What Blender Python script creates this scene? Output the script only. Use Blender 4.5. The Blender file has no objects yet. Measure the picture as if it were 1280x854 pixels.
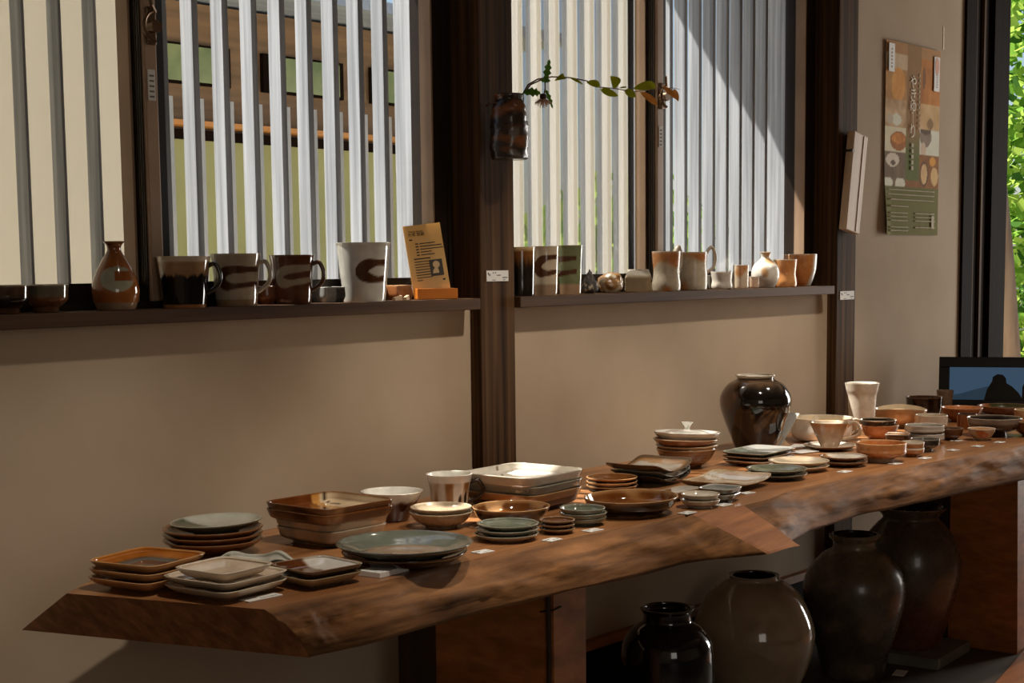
import bpy, bmesh, math, random
from mathutils import Vector, Matrix, noise
PI = math.pi
random.seed(7)
C = bpy.context.scene.collection
scene = bpy.context.scene

# ------------------------------------------------------------------ camera, world, sun, lamps
# world: X along the window wall (to the right), Y through the wall (outdoors is +Y), Z up; floor z=0
D_CAM, H_CAM, FPX, CYP = 2.2, 1.12, 1950.0, 539.133
R = ((0.63277477, -0.0884201, 0.76927107), (-0.77426389, -0.05869991, 0.63013471), (-0.01056043, -0.99435215, -0.10560431))
cam = bpy.data.cameras.new('camera'); cam.sensor_width = 36; cam.lens = FPX / 1280 * 36
cam.shift_y = (CYP - 427) / 1280; cam.clip_start = .05
co = bpy.data.objects.new('camera', cam); C.objects.link(co)
M = Matrix.Identity(4)
for i in range(3):
    M[i][0] = R[i][0]; M[i][1] = -R[i][1]; M[i][2] = -R[i][2]
M.translation = (0, -D_CAM, H_CAM)
co.matrix_world = M
scene.camera = co
scene.view_settings.view_transform = 'Standard'; scene.view_settings.look = 'None'
scene.view_settings.gamma = 1; scene.view_settings.use_curve_mapping = False
scene.view_settings.exposure = 0.28

w = bpy.data.worlds.new('world'); scene.world = w; w.use_nodes = True
nt = w.node_tree; nt.nodes.clear()
sky = nt.nodes.new('ShaderNodeTexSky'); sky.sky_type = 'NISHITA'; sky.sun_disc = False
sky.sun_elevation = math.radians(61); sky.sun_rotation = math.radians(337)
bg = nt.nodes.new('ShaderNodeBackground'); bg.inputs['Strength'].default_value = 0.11
wo = nt.nodes.new('ShaderNodeOutputWorld')
nt.links.new(sky.outputs[0], bg.inputs[0]); nt.links.new(bg.outputs[0], wo.inputs[0])

def lamp(name, kind, loc, energy, color, target=None, **kw):
    l = bpy.data.lights.new(name, kind); l.energy = energy; l.color = color
    for k, v in kw.items(): setattr(l, k, v)
    o = bpy.data.objects.new(name, l); C.objects.link(o); o.location = loc
    if target is not None:
        o.rotation_euler = (Vector(target) - Vector(loc)).to_track_quat('-Z', 'Y').to_euler()
    return o
SUN = Vector((.45, -1, -2)).normalized()
s = lamp('sun', 'SUN', (0, 5, 9), 11, (1.0, .94, .84), angle=math.radians(.53))
s.rotation_euler = SUN.to_track_quat('-Z', 'Y').to_euler()
# added area light, assumed right-hand daylight, out of frame; the wall has no door
lamp('assumed_daylight_right', 'AREA', (7.5, -1.15, 1.10), 66, (1.0, .97, .91), (3.0, -.75, .8), shape='RECTANGLE', size=1.1, size_y=2.0)
# added fill light behind the camera to the left, no real opening
lamp('added_fill_left', 'AREA', (-.9, -4.8, 1.5), 11, (1.0, .92, .82), (2.4, 0, .9), shape='RECTANGLE', size=1.4, size_y=1.6)
for i, x in enumerate((1.55, 2.65, 3.75)):  # unseen ceiling lamps, assumed from small warm glints on the dishes
    lamp('assumed_ceiling_spot', 'SPOT', (x, -1.25, 2.6), (60, 80, 76)[i], (1.0, .89, .75), (x, -.62, .65), spot_size=math.radians((46, 55, 55)[i]), spot_blend=.55, shadow_soft_size=.045)

# ------------------------------------------------------------------ measuring helpers
def ray(x, y):
    v = (x - 640, y - CYP, FPX)
    return [sum(R[i][k] * v[k] for k in range(3)) for i in range(3)]
def atz(x, y, z):
    d = ray(x, y); t = (z - H_CAM) / d[2]; return d[0] * t, d[1] * t - D_CAM
def aty(x, y, Y):
    d = ray(x, y); t = (Y + D_CAM) / d[1]; return d[0] * t, d[2] * t + H_CAM
def mpp(x, y, Y):
    d = ray(x, y); return (Y + D_CAM) / d[1]

# ------------------------------------------------------------------ colour and materials
def lin(c):
    return tuple(((v / 255) / 12.92 if v / 255 <= .04045 else ((v / 255 + .055) / 1.055) ** 2.4) for v in c)
def mix(a, b, t):
    t = max(0, min(1, t)); return tuple(p + (q - p) * t for p, q in zip(a, b))
def sm(a, b, x):
    t = max(0, min(1, (x - a) / (b - a))); return t * t * (3 - 2 * t)
def nz(x, y, z, s): return noise.noise(Vector((x * s, y * s, z * s)))
def new_mat(name):
    m = bpy.data.materials.new(name); m.use_nodes = True
    nt = m.node_tree; b = nt.nodes['Principled BSDF']; return m, nt, b
def mat_plain(name, c, rough=.6, metal=0, c2=None, scale=(6, 6, 6), bump=0, bscale=None, detail=4, spec=.5, lo=.35, hi=.65):
    m, nt, b = new_mat(name)
    b.inputs['Roughness'].default_value = rough; b.inputs['Metallic'].default_value = metal
    b.inputs['Specular IOR Level'].default_value = spec
    tc = nt.nodes.new('ShaderNodeTexCoord'); mp = nt.nodes.new('ShaderNodeMapping')
    mp.inputs['Scale'].default_value = scale
    nt.links.new(tc.outputs['Object'], mp.inputs[0])
    n = nt.nodes.new('ShaderNodeTexNoise'); n.inputs['Scale'].default_value = 1; n.inputs['Detail'].default_value = detail
    nt.links.new(mp.outputs[0], n.inputs['Vector'])
    r = nt.nodes.new('ShaderNodeValToRGB')
    r.color_ramp.elements[0].position = lo; r.color_ramp.elements[1].position = hi
    r.color_ramp.elements[0].color = (*lin(c), 1); r.color_ramp.elements[1].color = (*lin(c2 or c), 1)
    nt.links.new(n.outputs['Fac'], r.inputs[0]); nt.links.new(r.outputs[0], b.inputs['Base Color'])
    if bump:
        bp = nt.nodes.new('ShaderNodeBump'); bp.inputs['Strength'].default_value = bump; bp.inputs['Distance'].default_value = .004
        nt.links.new(n.outputs['Fac'], bp.inputs['Height']); nt.links.new(bp.outputs[0], b.inputs['Normal'])
    return m
def mat_attr(name, rough, coat=0, bump=.08, bscale=60, rvar=.1, trans=0):
    m, nt, b = new_mat(name)
    a = nt.nodes.new('ShaderNodeAttribute'); a.attribute_name = 'Col'
    tc = nt.nodes.new('ShaderNodeTexCoord')
    n = nt.nodes.new('ShaderNodeTexNoise'); n.inputs['Scale'].default_value = bscale; n.inputs['Detail'].default_value = 3
    nt.links.new(tc.outputs['Object'], n.inputs['Vector'])
    mr = nt.nodes.new('ShaderNodeMapRange'); mr.inputs['To Min'].default_value = .86; mr.inputs['To Max'].default_value = 1.12
    nt.links.new(n.outputs['Fac'], mr.inputs[0])
    mx = nt.nodes.new('ShaderNodeVectorMath'); mx.operation = 'SCALE'
    nt.links.new(a.outputs['Color'], mx.inputs[0]); nt.links.new(mr.outputs[0], mx.inputs['Scale'])
    nt.links.new(mx.outputs[0], b.inputs['Base Color'])
    rr = nt.nodes.new('ShaderNodeMapRange'); rr.inputs['To Min'].default_value = max(.02, rough - rvar); rr.inputs['To Max'].default_value = rough + rvar
    nt.links.new(n.outputs['Fac'], rr.inputs[0]); nt.links.new(rr.outputs[0], b.inputs['Roughness'])
    b.inputs['Coat Weight'].default_value = coat; b.inputs['Coat Roughness'].default_value = .06
    bp = nt.nodes.new('ShaderNodeBump'); bp.inputs['Strength'].default_value = bump; bp.inputs['Distance'].default_value = .002
    nt.links.new(n.outputs['Fac'], bp.inputs['Height']); nt.links.new(bp.outputs[0], b.inputs['Normal'])
    return m
GLOSS = mat_attr('glossy_glaze', .09, .6, .015, 40, .04)
SATIN = mat_attr('satin_glaze', .28, .25, .05)
MATTE = mat_attr('unglazed_clay', .62, 0, .2, 120)
PAINT = mat_attr('printed_paper', .85, 0, 0, 30, .02)
PAINT.node_tree.nodes['Principled BSDF'].inputs['Specular IOR Level'].default_value = .1
BARK = mat_attr('bark_textured_glaze', .3, .3, .5, 90)

plaster = mat_plain('clay_plaster', (180, 159, 134), .85, c2=(191, 171, 147), scale=(3, 3, 3), bump=.06, spec=.15)
ceil_m = mat_plain('ceiling_boards', (120, 96, 70), .8, c2=(140, 112, 84), scale=(1, 20, 1))
floor_m = mat_plain('dark_floor', (62, 52, 42), .7, c2=(84, 70, 56), scale=(3, 3, 3), bump=.1)
post_m = mat_plain('stained_post_wood', (56, 39, 25), .75, c2=(94, 68, 44), scale=(60, 60, 1.4), bump=.15, spec=.1)
sill_m = mat_plain('sill_wood', (66, 46, 31), .6, c2=(88, 63, 43), scale=(2, 60, 60), bump=.1, spec=.15)
dark_wood = mat_plain('dark_wood', (20, 13, 8), .85, c2=(32, 21, 13), scale=(50, 50, 2), bump=.1, spec=.06)
alu = mat_plain('bronze_aluminium', (44, 34, 27), .42, .3, c2=(54, 43, 34), scale=(8, 8, 8))
alu_l = mat_plain('light_bronze_aluminium', (172, 142, 116), .5, .05, c2=(184, 154, 126), scale=(8, 8, 8))
gasket = mat_plain('black_gasket', (22, 18, 15), .6)
slat_m = mat_plain('whitewashed_wood', (150, 155, 162), .75, c2=(194, 199, 206), scale=(90, 90, 2.2), bump=.15)
table_top_m = mat_plain('waxed_table_top', (140, 92, 56), .32, c2=(172, 120, 76), scale=(2.2, 26, 10), bump=.05)
table_edge_m = mat_plain('live_edge_wood', (92, 60, 34), .62, c2=(152, 106, 66), scale=(7, 24, 24), bump=.5, detail=9, lo=.3, hi=.72, spec=.18)
def add_grain(m, scale, lo, hi, strength, bump):
    nt = m.node_tree; b = nt.nodes['Principled BSDF']; src = b.inputs['Base Color'].links[0].from_socket
    tc = nt.nodes.new('ShaderNodeTexCoord'); mp = nt.nodes.new('ShaderNodeMapping'); mp.inputs['Scale'].default_value = scale
    n = nt.nodes.new('ShaderNodeTexNoise'); n.inputs['Scale'].default_value = 1; n.inputs['Detail'].default_value = 8; n.inputs['Distortion'].default_value = .6
    nt.links.new(tc.outputs['Object'], mp.inputs[0]); nt.links.new(mp.outputs[0], n.inputs['Vector'])
    r = nt.nodes.new('ShaderNodeMapRange'); r.inputs['From Min'].default_value = .32; r.inputs['From Max'].default_value = .68; r.inputs['To Min'].default_value = lo; r.inputs['To Max'].default_value = hi
    nt.links.new(n.outputs['Fac'], r.inputs[0])
    v = nt.nodes.new('ShaderNodeVectorMath'); v.operation = 'SCALE'; nt.links.new(src, v.inputs[0]); nt.links.new(r.outputs[0], v.inputs['Scale']); nt.links.new(v.outputs[0], b.inputs['Base Color'])
    bp = nt.nodes.new('ShaderNodeBump'); bp.inputs['Strength'].default_value = bump; bp.inputs['Distance'].default_value = .003
    nt.links.new(n.outputs['Fac'], bp.inputs['Height'])
    if b.inputs['Normal'].links: nt.links.new(b.inputs['Normal'].links[0].from_socket, bp.inputs['Normal'])
    nt.links.new(bp.outputs[0], b.inputs['Normal'])
add_grain(table_edge_m, (5, 70, 70), .62, 1.3, 1, .5)
table_cut_m = mat_plain('sawn_wood', (142, 90, 56), .5, c2=(176, 118, 76), scale=(5, 40, 34), bump=.1)
leg_m = mat_plain('leg_wood', (150, 88, 40), .5, c2=(180, 112, 56), scale=(8, 6, 22), bump=.1)
leg_dark = mat_plain('dark_leg_wood', (48, 30, 18), .5, c2=(60, 38, 23), scale=(30, 30, 3))  # darker brown wood of the rear boards and the crack
add_grain(table_top_m, (3, 60, 20), .75, 1.18, 1, .08); add_grain(table_cut_m, (4, 60, 50), .7, 1.2, 1, .15); add_grain(leg_m, (20, 20, 60), .78, 1.15, 1, .1); add_grain(post_m, (120, 120, 2.5), .75, 1.2, 1, .15)
paper = mat_plain('white_paper', (228, 226, 220), .7, c2=(234, 232, 226))
pale_wood = mat_plain('pale_wood', (196, 164, 128), .55, c2=(212, 182, 146), scale=(40, 40, 3), bump=.05)
amber_wood = mat_plain('orange_card_base', (196, 112, 36), .4, c2=(206, 122, 42))
black_plastic = mat_plain('black_frame', (16, 13, 11), .35)
stone_grey = mat_plain('grey_board', (104, 98, 88), .8, c2=(120, 114, 102), scale=(20, 20, 20), bump=.1)
stem_m = mat_plain('brown_stem', (92, 52, 34), .6, c2=(110, 66, 40))

def mat_glass():
    m, nt, b = new_mat('window_glass'); nt.nodes.remove(b)
    out = nt.nodes['Material Output']
    t = nt.nodes.new('ShaderNodeBsdfTransparent'); g = nt.nodes.new('ShaderNodeBsdfGlossy'); g.inputs['Roughness'].default_value = .01
    lw = nt.nodes.new('ShaderNodeLayerWeight'); lw.inputs['Blend'].default_value = .5
    pw = nt.nodes.new('ShaderNodeMath'); pw.operation = 'POWER'; pw.inputs[1].default_value = 5
    f = nt.nodes.new('ShaderNodeMapRange'); f.inputs['To Min'].default_value = .025; f.inputs['To Max'].default_value = 1
    nt.links.new(lw.outputs['Facing'], pw.inputs[0]); nt.links.new(pw.outputs[0], f.inputs[0])
    x = nt.nodes.new('ShaderNodeMixShader')
    nt.links.new(f.outputs[0], x.inputs[0]); nt.links.new(t.outputs[0], x.inputs[1]); nt.links.new(g.outputs[0], x.inputs[2])
    nt.links.new(x.outputs[0], out.inputs[0]); return m
glass_m = mat_glass()
def mat_thin(name, c, see, translucent=.5, c2=None, weave=None):
    m, nt, b = new_mat(name); nt.nodes.remove(b); out = nt.nodes['Material Output']
    d = nt.nodes.new('ShaderNodeBsdfDiffuse'); tl = nt.nodes.new('ShaderNodeBsdfTranslucent')
    d.inputs[0].default_value = (*lin(c), 1); tl.inputs[0].default_value = (*lin(c), 1)
    a = nt.nodes.new('ShaderNodeMixShader'); a.inputs[0].default_value = translucent
    nt.links.new(d.outputs[0], a.inputs[1]); nt.links.new(tl.outputs[0], a.inputs[2])
    if see <= 0:
        nt.links.new(a.outputs[0], out.inputs[0]); return m
    t = nt.nodes.new('ShaderNodeBsdfTransparent'); x = nt.nodes.new('ShaderNodeMixShader'); x.inputs[0].default_value = see
    nt.links.new(a.outputs[0], x.inputs[1]); nt.links.new(t.outputs[0], x.inputs[2]); nt.links.new(x.outputs[0], out.inputs[0])
    if weave:
        tc = nt.nodes.new('ShaderNodeTexCoord'); wv = nt.nodes.new('ShaderNodeTexWave'); wv.wave_type = 'BANDS'; wv.bands_direction = 'DIAGONAL'
        wv.inputs['Scale'].default_value = weave * 6; nt.links.new(tc.outputs['Object'], wv.inputs['Vector'])
        mr = nt.nodes.new('ShaderNodeMapRange'); mr.inputs['To Min'].default_value = see - .03; mr.inputs['To Max'].default_value = see + .03
        nt.links.new(wv.outputs['Fac'], mr.inputs[0]); nt.links.new(mr.outputs[0], x.inputs[0])
    return m
screen_m = mat_thin('insect_mesh', (186, 179, 164), .36, .7, weave=60)
leaf_ms = [mat_thin('leaf_green_%s' % k, c, 0, .5) for k, c in (('bright', (176, 204, 96)), ('mid', (122, 164, 66)), ('deep', (74, 112, 52)))]
leaf_bronze = mat_thin('leaf_bronze', (176, 112, 52), 0, .45)
leaf_olive = mat_thin('leaf_olive', (132, 134, 30), 0, .45)
leaf_thistle = mat_thin('leaf_thistle', (84, 120, 44), 0, .35)

# ------------------------------------------------------------------ mesh helpers
def obj(name, verts, faces, m, parent=None, smooth=False, cols=None, fm=None):
    me = bpy.data.meshes.new(name); me.from_pydata(verts, [], faces)
    for mm in (m if isinstance(m, (list, tuple)) else [m]): me.materials.append(mm)
    if smooth:
        me.polygons.foreach_set('use_smooth', [True] * len(me.polygons))
    if fm: me.polygons.foreach_set('material_index', fm)
    if cols:
        at = me.color_attributes.new('Col', 'FLOAT_COLOR', 'POINT')
        at.data.foreach_set('color', [v for c in cols for v in (*lin(c), 1)])
    me.update()
    o = bpy.data.objects.new(name, me); C.objects.link(o)
    if parent: o.parent = parent
    return o
class MB:
    def __init__(s): s.v = []; s.f = []; s.c = []; s.m = []
    def add(s, verts, faces, col=None, mi=0):
        b = len(s.v); s.v += [tuple(v) for v in verts]; s.f += [tuple(b + i for i in f) for f in faces]
        s.c += [col or (128, 128, 128)] * len(verts); s.m += [mi] * len(faces)
    def box(s, x0, x1, y0, y1, z0, z1, col=None, mi=0, bev=0):
        if bev <= 0:
            v = [(x, y, z) for x in (x0, x1) for y in (y0, y1) for z in (z0, z1)]
            s.add(v, [(0, 1, 3, 2), (4, 6, 7, 5), (0, 4, 5, 1), (2, 3, 7, 6), (0, 2, 6, 4), (1, 5, 7, 3)], col, mi); return
        bm = bmesh.new(); bmesh.ops.create_cube(bm, size=1)
        bmesh.ops.scale(bm, vec=(x1 - x0, y1 - y0, z1 - z0), verts=bm.verts)
        bmesh.ops.translate(bm, vec=((x0 + x1) / 2, (y0 + y1) / 2, (z0 + z1) / 2), verts=bm.verts)
        bmesh.ops.bevel(bm, geom=bm.edges[:], offset=bev, segments=2, affect='EDGES', profile=.6)
        bm.verts.index_update()
        s.add([v.co[:] for v in bm.verts], [[v.index for v in f.verts] for f in bm.faces], col, mi); bm.free()
    def tube(s, pts, rad, n=8, col=None, mi=0, cap=True):
        pts = [Vector(p) for p in pts]; k = len(pts); rings = []; up = None
        for i, p in enumerate(pts):
            t = (pts[min(i + 1, k - 1)] - pts[max(i - 1, 0)]).normalized()
            if up is None:
                up = Vector((0, 0, 1)) if abs(t.z) < .9 else Vector((1, 0, 0))
            a = t.cross(up)
            a = a.normalized() if a.length > 1e-6 else t.orthogonal().normalized()
            b = a.cross(t).normalized(); up = b
            r = rad[i] if isinstance(rad, (list, tuple)) else rad
            ra, rb = r if isinstance(r, tuple) else (r, r)
            rings.append([p + a * (ra * math.cos(2 * PI * j / n)) + b * (rb * math.sin(2 * PI * j / n)) for j in range(n)])
        v = [q for r in rings for q in r]
        f = [(i * n + j, i * n + (j + 1) % n, (i + 1) * n + (j + 1) % n, (i + 1) * n + j) for i in range(k - 1) for j in range(n)]
        if cap: f += [tuple(reversed(range(n))), tuple((k - 1) * n + j for j in range(n))]
        s.add(v, f, col, mi)
    def build(s, name, m, parent=None, smooth=False, cols=False):
        return obj(name, s.v, s.f, m, parent, smooth, s.c if cols else None, s.m if isinstance(m, (list, tuple)) and len(m) > 1 else None)
def tag(o, label, cat, group=None):
    o['label'] = label; o['category'] = cat
    if group: o['group'] = group
    return o
def struct(o): o['kind'] = 'structure'; return o
def empty(name, loc=(0, 0, 0), rz=0):
    o = bpy.data.objects.new(name, None); o.empty_display_size = .05; C.objects.link(o); o.location = loc; o.rotation_euler = (0, 0, rz); return o
def box(name, x0, x1, y0, y1, z0, z1, m, parent=None, bev=0):
    b = MB(); b.box(x0, x1, y0, y1, z0, z1, bev=bev); return b.build(name, m, parent)
def catmull(pts, per=5):
    out = []; n = len(pts)
    for i in range(n - 1):
        p0, p1, p2, p3 = pts[max(i - 1, 0)], pts[i], pts[i + 1], pts[min(i + 2, n - 1)]
        for k in range(per):
            t = k / per
            out.append(tuple(.5 * (2 * b + (c - a) * t + (2 * a - 5 * b + 4 * c - d) * t * t + (3 * b - a - 3 * c + d) * t ** 3) for a, b, c, d in zip(p0, p1, p2, p3)))
    out.append(tuple(pts[-1])); return out
def lerp_list(L, x):
    if x <= L[0][0]: return L[0][1]
    for (a, p), (b, q) in zip(L, L[1:]):
        if x <= b: return p + (q - p) * (x - a) / (b - a)
    return L[-1][1]

# ------------------------------------------------------------------ the room
b = MB()
b.box(-1.6, 5.10, 0, .12, .22, 1.028); b.box(-1.6, .95, 0, .12, 1.028, 2.7)
b.box(.95, 5.10, 0, .12, 2.25, 2.7); b.box(4.20, 5.10, .0, .12, 1.028, 2.25); b.box(5.10, 7.6, 0, .12, 2.3, 2.7); b.box(7.1, 7.6, 0, .12, 0, 2.3)
struct(b.build('wall_back', plaster))
b = MB(); b.box(-1.6, 5.10, -.012, .12, .0, .2); b.box(-1.6, 5.10, -.022, .02, .2, .222, mi=1)
struct(b.build('baseboard_back', [dark_wood, leg_m]))
struct(box('floor', -1.7, 7.7, -6.2, .1, -.1, 0, floor_m))
struct(box('ceiling', -1.7, 7.7, -6.2, .14, 2.7, 2.78, ceil_m))
struct(box('wall_left', -1.7, -1.6, -6.2, .12, 0, 2.7, plaster))
struct(box('wall_right', 7.6, 7.7, -6.2, .12, 0, 2.7, plaster))
struct(box('wall_front', -1.7, 7.7, -6.3, -6.2, 0, 2.7, plaster))
struct(box('trim_1', 2.549, 2.664, -.03, .125, 0.0, 2.7, post_m, bev=.003))
struct(box('trim_2', 4.158, 4.277, -.03, .125, 0.0, 2.7, post_m, bev=.003))
b = MB(); b.box(.90, 2.53, -.045, .125, 1.028, 1.052, bev=.002); o = struct(b.build('trim_3', sill_m))
b = MB(); b.box(2.665, 4.118, -.045, .125, 1.028, 1.052, bev=.002); struct(b.build('trim_4', sill_m))

def window(n, xl, xr, xm0, xm1):
    """sliding two-sash window: outer sash on the left, inner sash with a latch on the right"""
    root = struct(empty('window_%d' % n, (0, 0, 1.052)))
    z0, z1 = 0.0, 1.17
    f = MB()
    f.box(xl, xr, .045, .118, z0, z0 + .012); f.box(xl, xr, .03, .118, z1, z1 + .04)
    f.box(xr - .050, xr - .014, .05, .118, z0, z1); f.box(xr - .014, xr, .046, .118, z0, z1, mi=0)
    f.box(xl, xl + .03, .03, .118, z0, z1)
    f.build('window_frame', [alu, post_m], root)
    def sash(x0, x1, y, lw, light_left):
        s = MB(); t = .03
        if light_left:
            s.box(x0, x0 + .027, y - .012, y + t - .012, z0 + .012, z1, mi=1, bev=.002)
            for k in range(4):                                   # ribbed side of the stile
                s.box(x0 - .003 + .0, x0, y - .004 + k * .006, y - .001 + k * .006, z0 + .012, z1)
            s.box(x0 + .027, x0 + .046, y - .006, y + t - .012, z0 + .012, z1, mi=2)
        else:
            s.box(x0, x0 + .035, y - .012, y + t - .012, z0 + .012, z1)
        s.box(x1 - .035, x1, y - .012, y + t - .012, z0 + .012, z1)
        s.box(x1 - .040, x1 - .035, y - .014, y + t - .012, z0 + .012, z1, mi=1)
        s.box(x0 + .027, x1 - .03, y - .012, y + t - .012, z0 + .012, z0 + .045)
        s.box(x0 + .027, x1 - .03, y - .012, y + t - .012, z1 - .04, z1)
        so = s.build('sash', [alu, alu_l, gasket], root)
        g = MB(); g.box(x0 + .03, x1 - .03, y, y + .004, z0 + .04, z1 - .03); g.build('glass_pane', glass_m, so)
        return so
    sash(xl + .02, xm0 + .03, .088, .04, False)
    so = sash(xm0, xr - .03, .055, .03, True)
    # crescent latch on the meeting stile
    k = MB(); lz = .487
    k.box(xm0 + .004, xm0 + .022, .034, .043, lz - .03, lz + .035, bev=.003)
    k.tube([(xm0 + .012, .043, lz), (xm0 + .012, .020, lz)], .011, 14)
    k.tube([(xm0 + .012 + .026 * math.cos(a), .022, lz + .026 * math.sin(a)) for a in [math.radians(95 + 12 * i) for i in range(15)]], [(.004, .0035)] * 15, 8)
    k.tube([(xm0 + .010, .022, lz + .024), (xm0 - .004, .014, lz + .034), (xm0 - .008, .012, lz + .048)], .0035, 8)
    k.build('latch', mat_latch, so)
    st = MB(); st.box(xm0 + .005, xm0 + .021, .0415, .0432, lz - .125, lz - .072)
    for j in range(5): st.box(xm0 + .008, xm0 + .018, .0412, .0416, lz - .12 + j * .009, lz - .117 + j * .009, mi=1)
    st.build('sticker', [paper, stone_grey], so)
mat_latch = mat_plain('brass_latch', (104, 78, 54), .35, .6, c2=(120, 92, 66))
window(1, .95, 2.549, 1.74, 1.766)
window(2, 2.664, 4.158, 3.331, 3.367)
# door at the far end of the wall: dark moulded jamb, open towards the garden
root = struct(empty('door_1', (5.1, 0, 0)))
b = MB()
for x0, x1, y0 in ((0, .083, -.01), (.098, .155, .004), (.17, .25, .01), (.25, .385, -.005)): b.box(x0, x1, y0, .12, 0, 2.3)
for x0, x1 in ((.083, .098), (.155, .17)): b.box(x0, x1, -.006, .12, 0, 2.3, mi=1)
b.box(0, 2.0, -.01, .12, 2.25, 2.34)
b.box(1.9, 2.0, -.01, .12, 0, 2.3)
b.build('door_frame', [dark_wood, post_m], root)

# ------------------------------------------------------------------ outdoors
ground_m = mat_plain('pale_gravel', (176, 166, 146), .9, c2=(206, 196, 176), scale=(30, 30, 30), bump=.3)
struct(box('ground', -3, 22, .12, 16, -.5, -.3, ground_m))
shading_eave_m = mat_plain('shading_eave_boards', (92, 80, 68), .8, c2=(110, 96, 82), scale=(1, 20, 20))  # unseen eave, its edge bent to set the shadow on the slats
eb = [(-1.7, .49), (2.45, .49), (2.6, .42), (3.25, .42), (3.87, .655), (7.7, .70)]; b = MB()
for (xa, ya), (xb, yb_) in zip(eb, eb[1:]):
    b.add([(x, y, z) for z in (2.46, 2.54) for x, y in ((xa, .12), (xb, .12), (xb, yb_), (xa, ya))], [(3, 2, 1, 0), (4, 5, 6, 7), (0, 1, 5, 4), (1, 2, 6, 5), (2, 3, 7, 6), (3, 0, 4, 7)])
struct(b.build('trim_5', shading_eave_m))
def slat_screen(label, xs, xend):
    r = empty('slatted_screen', (xs[0], .13, .85)); tag(r, label, 'slatted screen', 'slatted screens outside the windows')
    for x in xs:
        box('slat', x - xs[0], x - xs[0] + (.0145 if x > 1.76 else .006), 0, .034, 0, 1.5, slat_m, r, bev=.0008)
    box('end_post', xend - xs[0], xend - xs[0] + .03, -.01, .066, 0, 1.5, slat_m, r, bev=.001)
    for z in (.02, 1.4): box('rail', -.02, xend - xs[0], .036, .056, z, z + .06, slat_m, r)
    return r
slat_screen('whitewashed vertical slat screen outside the left window', [1.919 + .0728 * k for k in range(-12, 8)], 2.531)
slat_screen('whitewashed vertical slat screen outside the right window', [2.882 + .0708 * k for k in range(-2, 17)], 4.128)
def mesh_screen(label, x0, x1):
    r = empty('insect_screen', (x0, .117, 1.07)); tag(r, label, 'window screen')
    b = MB(); wd = x1 - x0
    b.add([(.01, .0035, .0), (wd - .01, .0035, 0), (wd - .01, .0035, 1.13), (.01, .0035, 1.13)], [(0, 1, 2, 3)]); b.build('mesh', screen_m, r)
    f = MB()
    for q in ((0, .012, 0, 1.15), (wd - .02, wd, 0, 1.15), (0, wd, 0, .012), (0, wd, 1.135, 1.15)): f.box(q[0], q[1], .001, .007, q[2], q[3])
    f.build('screen_frame', alu, r)
mesh_screen('pale insect screen over the left half of the right window', 2.67, 3.335)
blind_m = mat_thin('cream_blind', (214, 209, 198), 0, .6)
r = empty('window_blind', (.93, .235, .9)); tag(r, 'cream fabric blind hanging outside behind slats of the left window half', 'blind')
b = MB(); b.box(0, .90, 0, .0015, 0, 1.5); b.build('fabric', blind_m, r)
b = MB(); b.tube([(-.01, .0, 1.5), (.91, .0, 1.5)], .012, 10); b.build('top_rod', pale_wood, r)
# low white lath fence standing behind the left screen
r = empty('lath_fence', (1.6, .26, -.3)); tag(r, 'low white lath fence outside behind the left window slats', 'fence')
lath_m = mat_plain('white_lath', (214, 212, 206), .7, c2=(228, 226, 220))
for k in range(-1, 8):
    xs_ = 1.919 + .0728 * k + .0145; xl_ = xs_ + .13 * xs_ / (2.2 + .13) - 1.6
    box('lath', xl_ - .001, xl_ + .009, 0, .012, 0, 1.755, lath_m, r)
box('fence_rail', .25, 1.10, .012, .03, .2, .26, lath_m, r); box('fence_rail', .25, 1.10, .012, .03, .9, .95, lath_m, r)
# neighbouring house seen between the slats of the left window
olive = mat_plain('olive_render', (164, 166, 112), .85, c2=(176, 178, 122), scale=(3, 3, 3))
siding = mat_plain('brown_siding', (122, 98, 72), .8, c2=(150, 120, 88), scale=(1, 1, 26), bump=.2)
orange_m = mat_plain('orange_ledge', (206, 138, 62), .6, c2=(216, 150, 76))
slate = mat_plain('blue_grey_roof', (150, 164, 180), .6, c2=(172, 184, 198), scale=(2, 20, 2))
dim_glass = mat_plain('house_window', (110, 132, 84), .25, c2=(150, 164, 110), scale=(5, 5, 5))
Yn = 2.6
h = empty('neighbouring_house', (2.2, Yn, -.3)); tag(h, 'brown neighbouring house with olive lower wall seen between slats of left window', 'house')
def zz(y): return aty(340, y, Yn)[1] + .3
box('lower_wall', 0, 3.6, 0, 1.6, 0, zz(182), olive, h)
box('upper_wall', 0, 3.6, .02, 1.6, zz(182), zz(18), siding, h)
box('ledge_shadow_strip', 0, 3.6, -.01, .05, zz(181), zz(170), dark_wood, h)  # dark strip standing in for the shadow under the ledge
box('ledge', 0, 3.6, -.07, .05, zz(167), zz(161), orange_m, h)
for k in range(5):
    w0 = box('house_window', .25 + k * .62, .70 + k * .62, .0, .05, zz(116), zz(68), dark_wood, h)
    box('pane', .28 + k * .62, .67 + k * .62, -.008, .004, zz(113), zz(71), dim_glass, w0)
box('roof', -.1, 3.8, -.3, 1.8, zz(14), zz(0), slate, h)
box('corner_post', .55, .66, -.05, .02, 0, zz(150), siding, h)
tag(box('utility_pole', 3.02, 3.045, 2.0, 2.025, -.3, 1.75, dark_wood), 'thin dark pole standing before the olive house wall', 'pole')
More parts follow.
